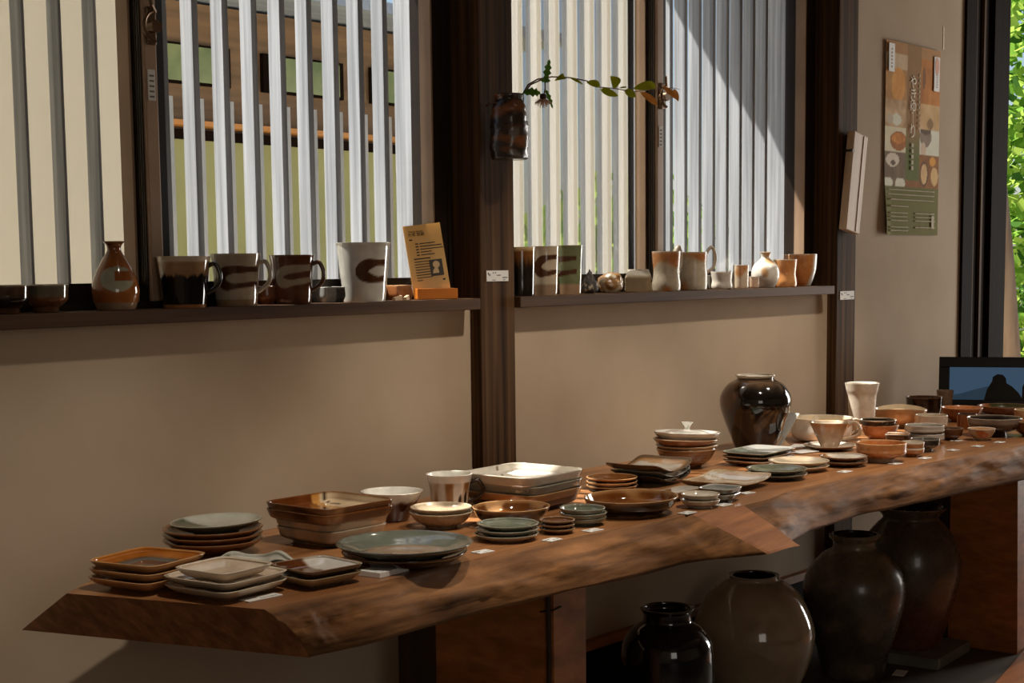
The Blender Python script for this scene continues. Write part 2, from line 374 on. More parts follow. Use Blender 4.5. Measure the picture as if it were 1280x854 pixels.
# garden plants
def foliage(bx, n, size, ms, seed):
    rnd = random.Random(seed); b = MB()
    for _ in range(n):
        while True:
            p = Vector((rnd.uniform(-1, 1), rnd.uniform(-1, 1), rnd.uniform(-1, 1)))
            if p.length <= 1: break
        p = Vector((p.x * bx[0], p.y * bx[1], p.z * bx[2] + bx[3]))
        a = Vector((rnd.uniform(-1, 1), rnd.uniform(-1, 1), rnd.uniform(-.6, .6))).normalized(); s_ = size * rnd.uniform(.6, 1.3)
        c = a.cross(Vector((rnd.uniform(-1, 1), rnd.uniform(-1, 1), rnd.uniform(-1, 1)))).normalized() * s_ * .35
        a = a * s_
        b.add([p, p + a * .45 + c, p + a, p + a * .45 - c], [(0, 1, 2, 3)], mi=rnd.choice((0, 0, 1, 1, 2)))
    return b
def shrub(label, x, y, bx, n, size, seed, trunk=None):
    r = empty('garden_shrub', (x, y, -.3)); tag(r, label, 'shrub', 'garden shrubs outside')
    foliage(bx, n, size, leaf_ms, seed).build('foliage', leaf_ms, r)
    s_ = MB()
    for k in range(5):
        a = k * 1.3; s_.tube([(.04 * math.cos(a), .04 * math.sin(a), 0), (bx[0] * .25 * math.cos(a), bx[1] * .25 * math.sin(a), bx[3] * .6), (bx[0] * .5 * math.cos(a), bx[1] * .5 * math.sin(a), bx[3] * 1.15)], [.02, .014, .006], 6)
    s_.build('stems', stem_m, r)
shrub('green garden shrub seen through gaps left of right window latch', 7.1, 2.9, (1.0, .7, 1.0, .9), 1500, .12, 1)
shrub('green garden shrub seen through gaps right of right window latch', 9.2, 4.2, (1.2, .8, 1.1, 1.0), 1500, .12, 2)
shrub('tall sunlit green shrub seen through the far doorway', 11.6, 2.2, (1.2, 1.0, 2.2, 1.9), 6500, .12, 3)
shrub('dense green shrub behind the tree trunk outside doorway', 15.6, 5.4, (1.6, 1.4, 1.9, 1.7), 3800, .16, 4)
t = MB(); bark_m = mat_plain('tree_bark', (148, 120, 98), .85, c2=(178, 152, 128), scale=(14, 14, 3), bump=.6)
x0, y0 = 9.6, 0
t.tube([(0, 0, 0), (.01, 0, .5), (-.01, .01, .9), (-.08, .02, 1.4), (-.20, .05, 2.1), (-.34, .10, 2.9)], [.12, .095, .088, .078, .07, .06], 14)
px = aty(1259, 430, 1.35)[0]
tr = t.build('tree_trunk', bark_m, smooth=True); tr.location = (px, 1.35, -.3); tag(tr, 'pinkish brown tree trunk just outside the far doorway', 'tree trunk')

# ------------------------------------------------------------------ slab table
T = .65
Yt = [(1.30, -.587), (1.9, -.582), (2.17, -.59), (2.435, -.608), (2.613, -.640), (2.703, -.643), (2.86, -.612), (3.21, -.636), (3.57, -.669), (3.9, -.70), (4.4, -.72), (6, -.74)]
Yb = [(1.30, -.60), (1.63, -.614), (1.86, -.61), (2.11, -.634), (2.386, -.648), (2.45, -.665), (2.571, -.722), (2.674, -.734), (2.69, -.70), (2.83, -.668), (3.07, -.655), (3.43, -.693), (3.82, -.731), (4.4, -.75), (6, -.77)]
Ybt = [(1.30, -.29), (1.45, -.20), (1.7, -.10), (2.4, -.06), (6, -.05)]
Ybb = [(1.30, -.127), (1.6, -.06), (2.4, -.035), (6, -.03)]
NV = 14; TH = .08
stx = []; secs = []; X0, X1, NS = 1.33, 5.7, 320
for i in range(NS):
    x = X0 + (X1 - X0) * (i / (NS - 1)) ** 1.15
    pts = []; stx.append(x)
    e = max(0, 1 - (x - X0) / .25)
    yt, yb, bt, bb = (lerp_list(L, x) for L in (Yt, Yb, Ybt, Ybb))
    facet = 2.40 < x < 2.63
    def off(v): return v * lerp_list([(2.2, 0), (2.47, .10), (2.62, .055), (2.9, 0)], x)
    yb = lerp_list(Yb, x + off(1))
    def xe(y, low):                                   # oblique cut at the near end
        base = 1.328 + (1.423 - 1.328) * (y + .29) / (-.587 + .29) if not low else 1.345 + (1.491 - 1.345) * (y + .127) / (-.60 + .127)
        return x + (base - X0) * e
    for k in range(8):
        y = bt + (yt - bt) * k / 7; pts.append((xe(y, False), y, T))
    for k in range(1, NV + 1):
        v = k / NV; y = yt + (yb - yt) * v
        amp = math.sin(PI * v) * (.004 if facet else .014)
        n_ = (nz(x, v * .3, 0, 9) * .010 + nz(x, v * .4, 5, 30) * .005) * math.sin(PI * min(v + .15, 1)) * (.1 if facet else 1)
        y = y - amp - n_
        zx = xe(y, False) * (1 - v) + xe(y, True) * v + off(v)
        z = T - TH * v - (0 if v < 1 else nz(x, 3, 3, 6) * .006)
        pts.append((zx, y, z))
    for k in range(1, 5):
        y = yb + (bb - yb) * k / 4; pts.append((xe(y, True), y, T - TH))
    for k in range(1, 5):
        v = k / 5; y = bb + (bt - bb) * v; pts.append((xe(y, True) * (1 - v) + xe(y, False) * v, y - math.sin(PI * v) * 0, T - TH + TH * v))
    secs.append(pts)
n = len(secs[0]); V = [p for s_ in secs for p in s_]; F = []; FM = []
for i in range(NS - 1):
    for k in range(n):
        F.append((i * n + k, (i + 1) * n + k, (i + 1) * n + (k + 1) % n, i * n + (k + 1) % n))
        xm = (stx[i] + stx[i + 1]) / 2
        FM.append(0 if k < 7 or k >= 7 + NV + 4 else (2 if (k < 7 + NV and 2.47 < xm < 2.62) else (1 if k < 7 + NV else 0)))
F.append(tuple(range(n))); FM.append(2); F.append(tuple(reversed(range((NS - 1) * n, NS * n)))); FM.append(2)
tb = empty('slab_table', (0, 0, 0)); tag(tb, 'long live edge wooden slab table under the windows', 'table')
tt = obj('table_top', V, F, [table_top_m, table_edge_m, table_cut_m], tb, fm=FM)
tt.data.polygons.foreach_set('use_smooth', [m == 1 for m in FM])
def leg(x, yf, yr, yd, splay, groove):
    b = MB(); zt = T - TH - .001
    b.add([(x, yr, 0), (x + .096, yr, 0), (x + .096, yf - splay, 0), (x, yf - splay, 0), (x, yr, zt), (x + .096, yr, zt), (x + .096, yf, zt), (x, yf, zt)],
          [(0, 1, 2, 3), (7, 6, 5, 4), (0, 4, 5, 1), (1, 5, 6, 2), (2, 6, 7, 3), (3, 7, 4, 0)])
    o = b.build('leg', leg_m, tb)
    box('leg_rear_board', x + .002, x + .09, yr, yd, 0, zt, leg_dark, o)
    if groove:
        c = MB(); c.tube([(x - .0005, yf + .012, .0), (x - .0005, yf + .014, .25), (x - .0005, yf + .010, .42), (x - .0005, yf + .012, zt)], [.004, .006, .005, .006], 6)
        c.tube([(x - .001, yf + .03, .50), (x - .001, yf + .0, .507), (x + .02, yf - .001, .51)], .002, 5)
        c.build('crack', leg_dark, o)
leg(2.163, -.52, -.235, -.134, 0, True)
leg(4.285, -.535, -.338, -.24, .012, False)

# ------------------------------------------------------------------ pottery builders
def rr(col_out, col_in=None, col_rim=None, var=14, drip=None):
    """glaze: outside, inside and rim colours with soft mottling"""
    col_in = col_in or col_out; col_rim = col_rim or col_out
    def f(p):
        n_ = nz(p['x'] + p['seed'], p['y'], p['z'], 28) * var + nz(p['x'], p['y'] + p['seed'], p['z'], 90) * var * .5
        c = col_in if p['inn'] else col_out
        if callable(c): c = c(p)
        c = mix(c, col_rim, p['rim'])
        return tuple(max(4, min(250, v + n_)) for v in c)
    return f
_seed = [0]
def surf(name, prof, colf, m, parent=None, outline=None, seg=72, w=1, d=1, warp=None, rot=0, rim_w=.0045):
    """prof: (radius, z) from the centre underneath, up the outside, over the rim and down to the centre inside"""
    _seed[0] += 1; sd = _seed[0] * 3.17
    P = prof; imax = max(range(len(P)), key=lambda i: P[i][1] + (1e-6 * i)); zr = P[imax][1]; rmax = max(p[0] for p in P)
    V = []; Cc = []; F = []
    for i, (r, z) in enumerate(P):
        for j in range(seg):
            th = 2 * PI * j / seg + rot; q = 1.0
            if outline: q = outline(th - rot)
            x = r * q * w * math.cos(th); y = r * q * d * math.sin(th)
            if outline or w != d:
                ct, st = math.cos(th - rot), math.sin(th - rot); lx, ly = r * q * w * ct, r * q * d * st
                x = lx * math.cos(rot) - ly * math.sin(rot); y = lx * math.sin(rot) + ly * math.cos(rot)
            zz_ = z
            if warp: x, y, zz_ = warp(x, y, z, th - rot, r / rmax)
            V.append((x, y, zz_))
            dr = abs(i - imax)
            rim = max(0, 1 - math.hypot(r - P[imax][0], (z - zr)) / rim_w) ** .7 if rim_w else 0
            Cc.append(colf(dict(x=x, y=y, z=z, th=th, r=r, s=r / rmax, inn=i > imax, rim=rim, seed=sd, h=z / zr, lx=r * q * math.cos(th - rot), ly=r * q * math.sin(th - rot))))
    for i in range(len(P) - 1):
        for j in range(seg):
            F.append((i * seg + j, i * seg + (j + 1) % seg, (i + 1) * seg + (j + 1) % seg, (i + 1) * seg + j))
    F.append(tuple(reversed(range(seg)))); k = (len(P) - 1) * seg; F.append(tuple(k + j for j in range(seg)))
    return obj(name, V, F, m, parent, True, Cc)
def sq(nn): return lambda th: (abs(math.cos(th)) ** nn + abs(math.sin(th)) ** nn) ** (-1 / nn)
def p_plate(r, h, foot=.55, th=.006, lip=.0):
    o = [(.004, .003), (foot * r - .006, .003), (foot * r - .004, 0), (foot * r, 0), (foot * r + .003, .003)]
    o += catmull([(foot * r + .003, .003), (.8 * r, h * .34), (.93 * r, h * .66), (r - .001, h - .002)], 4)[1:]
    i = catmull([(r, h - .0005), (r - .002, h), (r - .005, h - .0015), (.90 * r, h * .62 + th * .5), (.75 * r, h * .25 + th), (foot * r * .9, th * 1.1), (.004, th)], 4)
    return o + i
def p_bowl(r, h, foot=.45, th=.005, fh=.006, belly=.55):
    f = foot * r
    o = [(.004, fh * .6), (f - .007, fh * .6), (f - .005, 0), (f - .001, 0), (f, .001), (f, fh * .9)]
    o += catmull([(f, fh), (f + (r - f) * belly, fh + (h - fh) * .28), (f + (r - f) * (belly + (1 - belly) * .62), fh + (h - fh) * .62), (r - .0005, h - .002)], 5)[1:]
    i = catmull([(r - .0002, h - .0006), (r - th * .5, h), (r - th, h - .0012), (f + (r - f) * (belly + (1 - belly) * .62) - th, fh + (h - fh) * .62), (f + (r - f) * belly - th, fh + (h - fh) * .30 + th * .4), (f * .8, fh + th), (.004, fh + th)], 5)
    return o + i
def p_lathe(outer, th=.005, floor=None, per=5):
    """outer: control points of the outside (foot to rim); the inside follows it"""
    o = catmull(outer, per); zr = o[-1][1]
    fl = floor if floor is not None else o[0][1] + .008
    i = [(max(.004, r - th), z) for r, z in reversed(o) if z > fl and z < zr - .001]
    return [(.004, o[0][1])] + o[:-1] + [(o[-1][0] - .0003, zr - .0006), (o[-1][0] - th * .5, zr), (o[-1][0] - th, zr - .0008)] + i + [(max(.004, i[-1][0] * .6), fl), (.004, fl)]
def put(o, x, y, z, rz=0, tilt=(0, 0)):
    o.location = (x, y, z); o.rotation_euler = (tilt[0], tilt[1], rz); return o
def face_ang(x, y): return math.atan2(-D_CAM - y, 0 - x)

# glaze palette
CEL = (118, 122, 106); CEL2 = (96, 98, 86); CREAM = (206, 192, 168); WHITE = (228, 225, 216); TEN = (17, 13, 11); BRN = (92, 50, 22); AMB = (176, 108, 44)
TAN = (176, 134, 96); SHINO = (196, 132, 82); OLIVE = (128, 112, 84); DBRN = (58, 34, 20); GREY = (150, 144, 132); PINK = (186, 160, 138)

# ------------------------------------------------------------------ dishes on the table
def sq_plate(name, label, x, y, z, side, h, rot, colf, cat='plate', group=None, nn=7, d=None, m=GLOSS, foot=.6, th=.006, warp=None, deep=False):
    r = side / 2; pr = p_bowl(r, h, foot, .0035, .0035, .7) if deep else p_plate(r, h, foot, th)
    o = surf(name, pr, colf, m, None, sq(nn), 96, 1, (d or side) / side, warp, 0)
    put(o, x, y, T + z, rot); return tag(o, label, cat, group)
def rd(name, label, x, y, z, dia, h, colf, cat='plate', group=None, m=GLOSS, kind='plate', foot=.55, belly=.55, tilt=(0, 0), fh=.004, th=.0035, warp=None, w=1, d=1, rz=0, rw=.0045):
    r = dia / 2; pr = p_plate(r, h, foot, th) if kind == 'plate' else p_bowl(r, h, foot, th, fh, belly)
    o = surf(name, pr, colf, m, None, None, 72, w, d, warp, 0, rw)
    put(o, x, y, T + z, rz, tilt); return tag(o, label, cat, group)
def center(inner, outer, s0=.5, s1=.62):
    return lambda p: mix(inner, outer, sm(s0, s1, p['s'] if not p.get('sqr') else p['sqr']))
def stripe(base, bands, axis='lx', scale=1):
    def f(p):
        c = base
        for a, b_, col in bands:
            if a <= p[axis] * scale <= b_: c = col
        return c
    return f
def half(a, b_, off=0, ang=0):
    return lambda p: mix(a, b_, sm(-.004, .004, p['lx'] * math.cos(ang) + p['ly'] * math.sin(ang) - off + nz(p['x'], p['y'], p['seed'], 40) * .004))

G = 'stacked square plates at the near end'
ax, ay = 1.425, -.325
for k, (lb, c) in enumerate((('bottom', (168, 118, 72)), ('middle', (186, 136, 88)), ('topmost', None))):
    colf = rr(c, c, (200, 150, 100)) if c else rr((178, 128, 82), lambda p: mix((72, 76, 76), (178, 104, 36), sm(.62, .74, p['s'])), (206, 152, 96))
    sq_plate('square_plate', '%s amber brown square plate in the stack nearest table corner by wall' % lb, ax + .002 * k, ay, .0125 * k, .132, .02, math.radians(8 + 2 * k), colf, group=G)
for k, (lb, s_, c) in enumerate((('bottom', .138, (188, 168, 142)), ('middle', .138, (196, 176, 150)), ('smaller topmost', .108, (206, 186, 162)))):
    colf = rr(c, (208, 188, 164), (214, 198, 176))
    sq_plate('square_plate', '%s cream square plate in the stack at the front table corner' % lb, 1.462 - .006 * (k == 2), -.462 - .004 * (k == 2), .0125 * k, s_, .019, math.radians(5), colf, group=G)
sq_plate('square_plate', 'lower olive tan square plate under a brown and white one', 1.592, -.512, 0, .108, .018, math.radians(-5), rr((150, 126, 92), (150, 126, 92), (176, 150, 112)), group=G)
sq_plate('square_plate', 'upper brown square plate with painted white reflection at table front', 1.594, -.513, .012, .108, .018, math.radians(-6), rr((84, 56, 34), half((98, 52, 22), (216, 210, 200), .012, 0), (140, 110, 80)), group=G)  # white half stands in for the window reflected in the glaze
def notch(x, y, z, th, s): return (x, y, z + (.006 * math.cos(4 * th) * s ** 3))
sq_plate('square_plate', 'grey green square plate with white notches behind cream stack', 1.583, -.383, 0, .108, .024, math.radians(-3), rr((112, 112, 92), half((108, 112, 92), (206, 204, 192), .02, .6), (190, 190, 172)), warp=notch)
G = 'round bowls stacked by the wall'
for k, lb in enumerate(('bottom', 'second', 'third')):
    rd('shallow_bowl', '%s brown shallow bowl of the stack near the wall' % lb, 1.662, -.195, .0095 * k, .165, .026, rr((104, 62, 34), (110, 66, 36), (150, 104, 66)), 'bowl', G, kind='bowl', foot=.5, belly=.5)
rd('shallow_bowl', 'grey green shallow bowl on top of brown bowls near wall', 1.668, -.197, .034, .152, .022, rr((92, 92, 76), half((96, 100, 82), (200, 200, 186), .02, .4), (188, 184, 166)), 'bowl', G, kind='bowl', foot=.5, belly=.5, tilt=(-.03, -.02))
G = 'deep square dishes stacked in the near middle'
ex, ey = 1.862, -.27
bands = ((-.9, -.5, (96, 44, 14)), (.10, .30, (206, 176, 136)), (.30, .37, (44, 30, 20)), (.37, .6, (206, 184, 150)))
for k, (lb, z, s_, h_, c) in enumerate((('bottom grey beige', 0, .150, .03, (146, 132, 112)), ('second grey beige', .018, .156, .03, (152, 140, 120)))):
    sq_plate('square_dish', '%s deep square dish under brown square dishes' % lb, ex, ey, z, s_, h_, math.radians(-1), rr(lambda p, c=c: mix((178, 150, 118), c, sm(-.1, .1, math.sin(p['th'] * 3 + 1) + .4)), c, (156, 142, 120)), 'dish', G, nn=6, deep=True, foot=.72)
for k, (lb, z) in enumerate((('lower', .034), ('top', .045))):
    sq_plate('square_dish', '%s glossy brown deep square dish with cream stripes' % lb, ex - .004, ey, z, .166, .027, math.radians(-2 + k), rr(lambda p: mix((74, 40, 18), (150, 110, 72), sm(.1, .5, nz(p['x'], p['y'], p['z'], 14))), stripe((100, 50, 18), ((.028, .046, (190, 136, 70)), (.046, .056, (206, 184, 152)), (.056, .061, (40, 28, 20)), (.061, .083, (206, 182, 148))), 'lx'), (112, 66, 30)), 'dish', G, nn=9, deep=True, foot=.74)

def mug(name, label, cat, x, y, z, outer, colf, m=GLOSS, handle=None, hcol=None, th=.0045, group=None, floor=None, hrad=(.0055, .0042), warp=None, rz=0, per=5, seg=80):
    """outer: outside silhouette; handle: (direction angle, z low, z high, reach)"""
    if handle is None:
        o = surf(name, p_lathe(outer, th, floor, per), colf, m, None, None, seg, 1, 1, warp); o.location = (x, y, z); o.rotation_euler.z = rz
        return tag(o, label, cat, group)
    r = empty(name, (x, y, z), rz); tag(r, label, cat, group)
    surf('body', p_lathe(outer, th, floor, per), colf, m, r, None, seg, 1, 1, warp)
    a, z0, z1, reach = handle[:4]; up = handle[4] if len(handle) > 4 else 0
    def rad(zq):
        o = catmull(outer, 6); return min(o, key=lambda q: abs(q[1] - zq))[0]
    r0, r1 = rad(z0), rad(z1); d = Vector((math.cos(a), math.sin(a), 0))
    pts = catmull([(r1 - .003, z1), (r1 + reach * .55, z1 + .004 + up), (r1 + reach, z1 - (z1 - z0) * .3 + up * .5), (r1 + reach * .75, z0 + (z1 - z0) * .3), (r0 - .002, z0)], 6)
    b = MB(); b.tube([(d.x * q, d.y * q, zq) for q, zq in pts], [hrad] * len(pts), 10, hcol)
    b.build('handle', m, r, True, True); return r

# cups and bowls behind the oval plates
fy = (2.081, -.205)
mug('flared_bowl', 'flared brown bowl with white rim behind brown square dishes', 'bowl', *fy, T, [(.026, 0), (.030, .002), (.040, .022), (.050, .040), (.057, .054), (.058, .056)],
    rr(lambda p: mix((86, 48, 26), (226, 218, 204), sm(.62, .74, p['h'] + .12 * nz(p['x'], p['y'], 0, 60))), WHITE, (232, 226, 214)))
gx = (2.212, -.232); ga = face_ang(*gx)
mug('mug', 'white rimmed mug with dripping tan glaze on the table', 'mug', *gx, T, [(.028, 0), (.031, .001), (.036, .02), (.038, .045), (.0415, .064), (.0445, .074), (.045, .076)],
    rr(lambda p: mix(mix(mix((146, 104, 64), (206, 196, 180), sm(.0, .3, nz(p['th'] * 2.6, p['z'] * 12, 3, 1) + .1)), (40, 32, 26), sm(.25, .4, nz(p['th'] * 3.1, p['z'] * 16, 9, 1) - .3 * p['h'])), (226, 220, 208), sm(.78, .83, p['h'])), WHITE, (234, 228, 216), 22), per=12, seg=140,
    handle=(ga + PI * .52, .02, .058, .024), hcol=(44, 28, 18))
G = 'small bowls along the table front'
hx = (2.078, -.330)
for k, lb in enumerate(('lower', 'upper')):
    rd('small_bowl', '%s of two stacked cream bowls in front of mug' % lb, *hx, .0165 * k, .116 - .004 * k, .030 if not k else .022, rr(((150, 126, 98), (164, 144, 116))[k], (168, 150, 124), (190, 172, 146)), 'bowl', G, SATIN, 'bowl', .5, .5)
ix = (1.782, -.517)
rd('oval_plate', 'lower dark brown large round plate at table front', *ix, 0, .20, .022, rr((54, 34, 22), (60, 40, 26), (112, 86, 62)), 'plate', None, foot=.6)
rd('oval_plate', 'large grey green round plate with pinkish centre at table front', *ix, .014, .218, .022, rr((84, 84, 74), lambda p: mix((164, 132, 104), (112, 116, 104), sm(.55, .64, p['s'])), (100, 100, 90)), 'plate', None, foot=.62)
# white square dish stack
G = 'large square dishes stacked against the post'
jx, jy = 2.352, -.302
for k, (lb, z, s_, h_, c, ci) in enumerate((('bottom dark brown', 0, .17, .026, (84, 54, 32), (84, 54, 32)), ('second tan brown', .012, .182, .026, (150, 104, 62), (150, 104, 62)), ('third grey green', .026, .184, .028, (122, 122, 110), (122, 122, 110)))):
    sq_plate('square_dish', '%s large square dish beneath the white square dish' % lb, jx, jy, z, s_, h_, math.radians(2 + k), rr(c, ci, mix(c, (210, 190, 160), .35)), 'dish', G, nn=8, deep=True, foot=.72, d=s_ * .98)
sq_plate('square_dish', 'white large square dish on top of its stack by post', jx - .004, jy, .043, .19, .03, math.radians(2), rr((190, 178, 160), stripe((226, 218, 204), ((.030, .034, (120, 96, 70)),), 'lx'), (216, 206, 190)), 'dish', G, nn=8, deep=True, foot=.74, d=.182)
rd('oval_dish', 'tan rimmed brown oval dish behind grey green small plates', 2.178, -.412, 0, .15, .034, rr((50, 31, 20), lambda p: mix((104, 60, 26), (190, 146, 100), sm(.2, .32, nz(p['x'], p['y'], 1, 22))), (190, 146, 98)), 'dish', None, kind='bowl', foot=.6, d=.92, rw=.008)
G = 'small plates stacked along the table front'
for k, (lb, c) in enumerate((('bottom pale', (178, 152, 124)), ('middle grey', (128, 124, 112)), ('top grey green', (120, 124, 104)))):
    rd('small_plate', '%s small plate in the front stack right of oval plates' % lb, 2.048 + .002 * k, -.508, .0085 * k, .112 - .002 * k, .0125, rr(c, (116, 120, 102), (140, 140, 124)), 'plate', G, foot=.66)
for k, lb in enumerate(('bottom', 'middle', 'top')):
    rd('small_plate', '%s small brown plate in the narrow front stack' % lb, 2.152, -.538, .0075 * k, .064, .010, rr((82, 50, 28), (96, 60, 34), (150, 118, 84)), 'plate', G, foot=.66)
for k, lb in enumerate(('bottom', 'middle', 'top')):
    rd('small_bowl', '%s small grey green bowl beside the large brown oval dish' % lb, 2.252 - .002 * k, -.522, .0085 * k, .084 + (.004 if k == 1 else 0), .0155, rr((100, 104, 88), (110, 114, 98), (142, 138, 120)), 'bowl', G, kind='bowl', foot=.6, belly=.75)
rd('oval_dish', 'large dark brown oval dish with tan rim at table front', 2.405, -.52, 0, .196, .034, rr(lambda p: mix((150, 104, 64), (28, 17, 11), sm(.04, .12, p['h'] - .03 + .1 * nz(p['x'], p['y'], p['z'], 50))), lambda p: mix((116, 66, 26), (184, 134, 84), sm(.1, .3, nz(p['x'], p['y'], 4, 18))), (196, 150, 102)), 'dish', None, kind='bowl', foot=.66, belly=.6, d=.88, rz=.05, rw=.009)
G = 'plates stacked behind the brown oval dish'
for k, (lb, c) in enumerate((('bottom dark', (70, 52, 38)), ('middle beige', (196, 160, 122)), ('top brown', (150, 96, 52)))):
    rd('small_plate', '%s round plate left of the curled amber dish' % lb, 2.633, -.312, .0085 * k, .108, .0125, rr(c, (134, 84, 42), (196, 152, 106)), 'plate', G, foot=.62)
G = 'curled rectangular dishes'
def curl(x, y, z, th, s): return (x, y, z + .9 * (abs(x) / .083) ** 2.4 * .022 + .25 * (abs(y) / .07) ** 3 * .012)
for k, (lb, c, ci) in enumerate((('bottom dark', (60, 50, 40), (60, 50, 40)), ('middle grey green', (104, 104, 90), (104, 104, 90)))):
    sq_plate('curled_dish', '%s curled rectangular dish below the amber one' % lb, 2.776, -.312, .010 * k, .156, .008, math.radians(4 + 3 * k), rr(c, ci, mix(c, (200, 180, 150), .3)), 'dish', G, nn=8, d=.13, warp=curl)
sq_plate('curled_dish', 'topmost curled rectangular dish with amber and white glaze', 2.77, -.312, .022, .166, .008, math.radians(6), rr((110, 84, 56), stripe((214, 206, 192), ((-.1, -.052, (60, 44, 28)), (-.052, -.040, (220, 150, 60)), (-.040, -.020, (120, 66, 22)), (-.020, 0, (210, 150, 74)), (.055, .07, (196, 160, 120))), 'lx'), (176, 130, 84)), 'dish', G, nn=8, d=.14, warp=curl)
# lidded stack
G = 'bowls stacked below the white lid'
rx, ry = 3.036, -.235
rd('round_bowl', 'bottom brown ribbed bowl of the stack under the white lid', rx, ry, 0, .14, .046, rr(lambda p: mix((108, 76, 50), (136, 100, 70), .5 + .5 * math.sin(p['z'] * 900)), (140, 104, 72), (190, 160, 126)), 'bowl', G, kind='bowl', foot=.5, belly=.5)
rd('round_bowl', 'tan bowl second from bottom under the white lid', rx + .003, ry, .030, .146, .024, rr((150, 120, 88), (150, 120, 88), (206, 184, 152)), 'bowl', G, kind='bowl', foot=.55)
rd('round_bowl', 'reddish brown bowl directly under the white lid', rx - .004, ry, .042, .152, .026, rr((130, 82, 48), (130, 82, 48), (200, 168, 132)), 'bowl', G, kind='bowl', foot=.55, tilt=(0, .035))
r = empty('pot_lid', (rx + .002, ry, T + .062)); r.rotation_euler = (0, .05, 0); tag(r, 'white pottery lid with a flared knob topping a bowl stack', 'lid')
surf('lid_plate', [(.004, .002), (.05, .0), (.06, .002)] + catmull([(.06, .003), (.072, .012), (.077, .018), (.078, .0205), (.075, .021), (.066, .016), (.055, .017), (.044, .022), (.02, .025), (.004, .026)], 4), rr(WHITE, WHITE, (214, 196, 168)), GLOSS, r, rim_w=0)
surf('knob', catmull([(.008, .023), (.006, .027), (.0065, .032), (.010, .038), (.0135, .042), (.0125, .0435), (.004, .0425)], 4), rr(WHITE), GLOSS, r, seg=32, rim_w=0)
def dishsag(x, y, z, th, s): return (x, y, z + .012 * (abs(x) / .09) ** 3 + .007 * (abs(y) / .075) ** 3)
sq_plate('rectangular_plate', 'flat cream rectangular plate with upturned corners', 2.805, -.478, 0, .19, .009, math.radians(4), rr((170, 140, 106), stripe((184, 156, 122), ((.03, .05, (214, 202, 184)), (.058, .075, (206, 200, 190))), 'lx'), (200, 174, 138)), d=.15, nn=7, warp=dishsag)  # pale bands imitate the window slats reflected in the glaze
sq_plate('narrow_dish', 'small brown and white narrow dish behind little white bowls', 2.612, -.492, 0, .105, .020, math.radians(3), rr((122, 88, 58), half((130, 88, 52), (214, 206, 196), .01), (200, 184, 160)), 'dish', d=.05, deep=True, nn=6)
G = 'little bowls by the sawn notch'
for k, lb in enumerate(('lower', 'upper')):
    rd('small_bowl', '%s small white bowl right of the brown oval dish' % lb, 2.545, -.585, .011 * k, .078 - .002 * k, .0165, rr((196, 182, 160), (214, 204, 188), (196, 178, 152)), 'bowl', G, kind='bowl', foot=.6, belly=.6)
for k, lb in enumerate(('lower', 'upper')):
    sq_plate('square_bowl', '%s small dark grey square bowl with streaky glaze' % lb, 2.638, -.572, .011 * k, .074, .0175, math.radians(12 - 6 * k), rr(lambda p: mix((86, 84, 74), (126, 124, 112), .5 + .5 * math.sin(p['th'] * 9)), (150, 150, 144), (190, 184, 170)), 'bowl', G, nn=5, deep=True)
G = 'rectangular plates in front of the black jar'
for k, (lb, c, ci) in enumerate((('bottom beige', (190, 154, 120), None), ('middle brown', (110, 76, 48), None), ('top grey green', (114, 116, 104), half((120, 124, 112), (206, 206, 200), .02)))):
    sq_plate('rectangular_plate', '%s rectangular plate in the stack before the black jar' % lb, 3.196, -.335, .0095 * k, .18, .014, math.radians(4 - k), rr(c, ci or c, mix(c, (210, 195, 170), .4)), 'plate', G, d=.118, nn=8)
G = 'round plates near the sawn notch'
def trio(lb, x, y, dia, c, ci):
    for k, nm in enumerate(('lower', 'upper')):
        rd('small_plate', '%s %s' % (nm, lb), x, y, .0105 * k, dia, .0135, rr(c, ci, mix(c, (206, 190, 164), .4)), 'plate', G, foot=.62)
trio('dark grey green round plate right of the cream rectangular plate', 2.985, -.502, .134, (84, 82, 68), (104, 106, 88))
trio('cream round plate between grey green and brown pairs', 3.135, -.474, .138, (198, 172, 138), (208, 190, 162))
trio('brown round plate left of the orange footed bowl', 3.265, -.518, .112, (100, 66, 42), half((140, 92, 52), (206, 196, 180), .01))  # white half painted in place of a window reflection

# black glazed jar
jr = (3.426, -.189); ja = face_ang(*jr)
def jarcol(p):
    c = TEN
    c = mix(c, (150, 112, 76), sm(.80, .90, p['h'] + .05 * nz(p['th'] * 3, p['z'], 1, 1)) * .4)
    u = (p['th'] - ja + PI) % (2 * PI) - PI
    c = mix(c, (112, 58, 20), sm(.07, .0, math.hypot((u + 1.0) * .09, p['z'] - .125)) * .75 if abs(u + 1.0) < 1 else 0)
    c = mix(c, (226, 214, 194), sm(.955, .965, p['h']))
    n_ = nz(p['x'], p['y'], p['z'], 40) * 6
    return tuple(max(4, v + n_) for v in c)
mug('jar', 'glossy black glazed jar with a pale rim', 'jar', *jr, T, [(.047, 0), (.049, .003), (.062, .035), (.078, .075), (.089, .112), (.087, .140), (.070, .166), (.050, .178), (.0455, .182), (.050, .187), (.0505, .1905)], jarcol, th=.006)
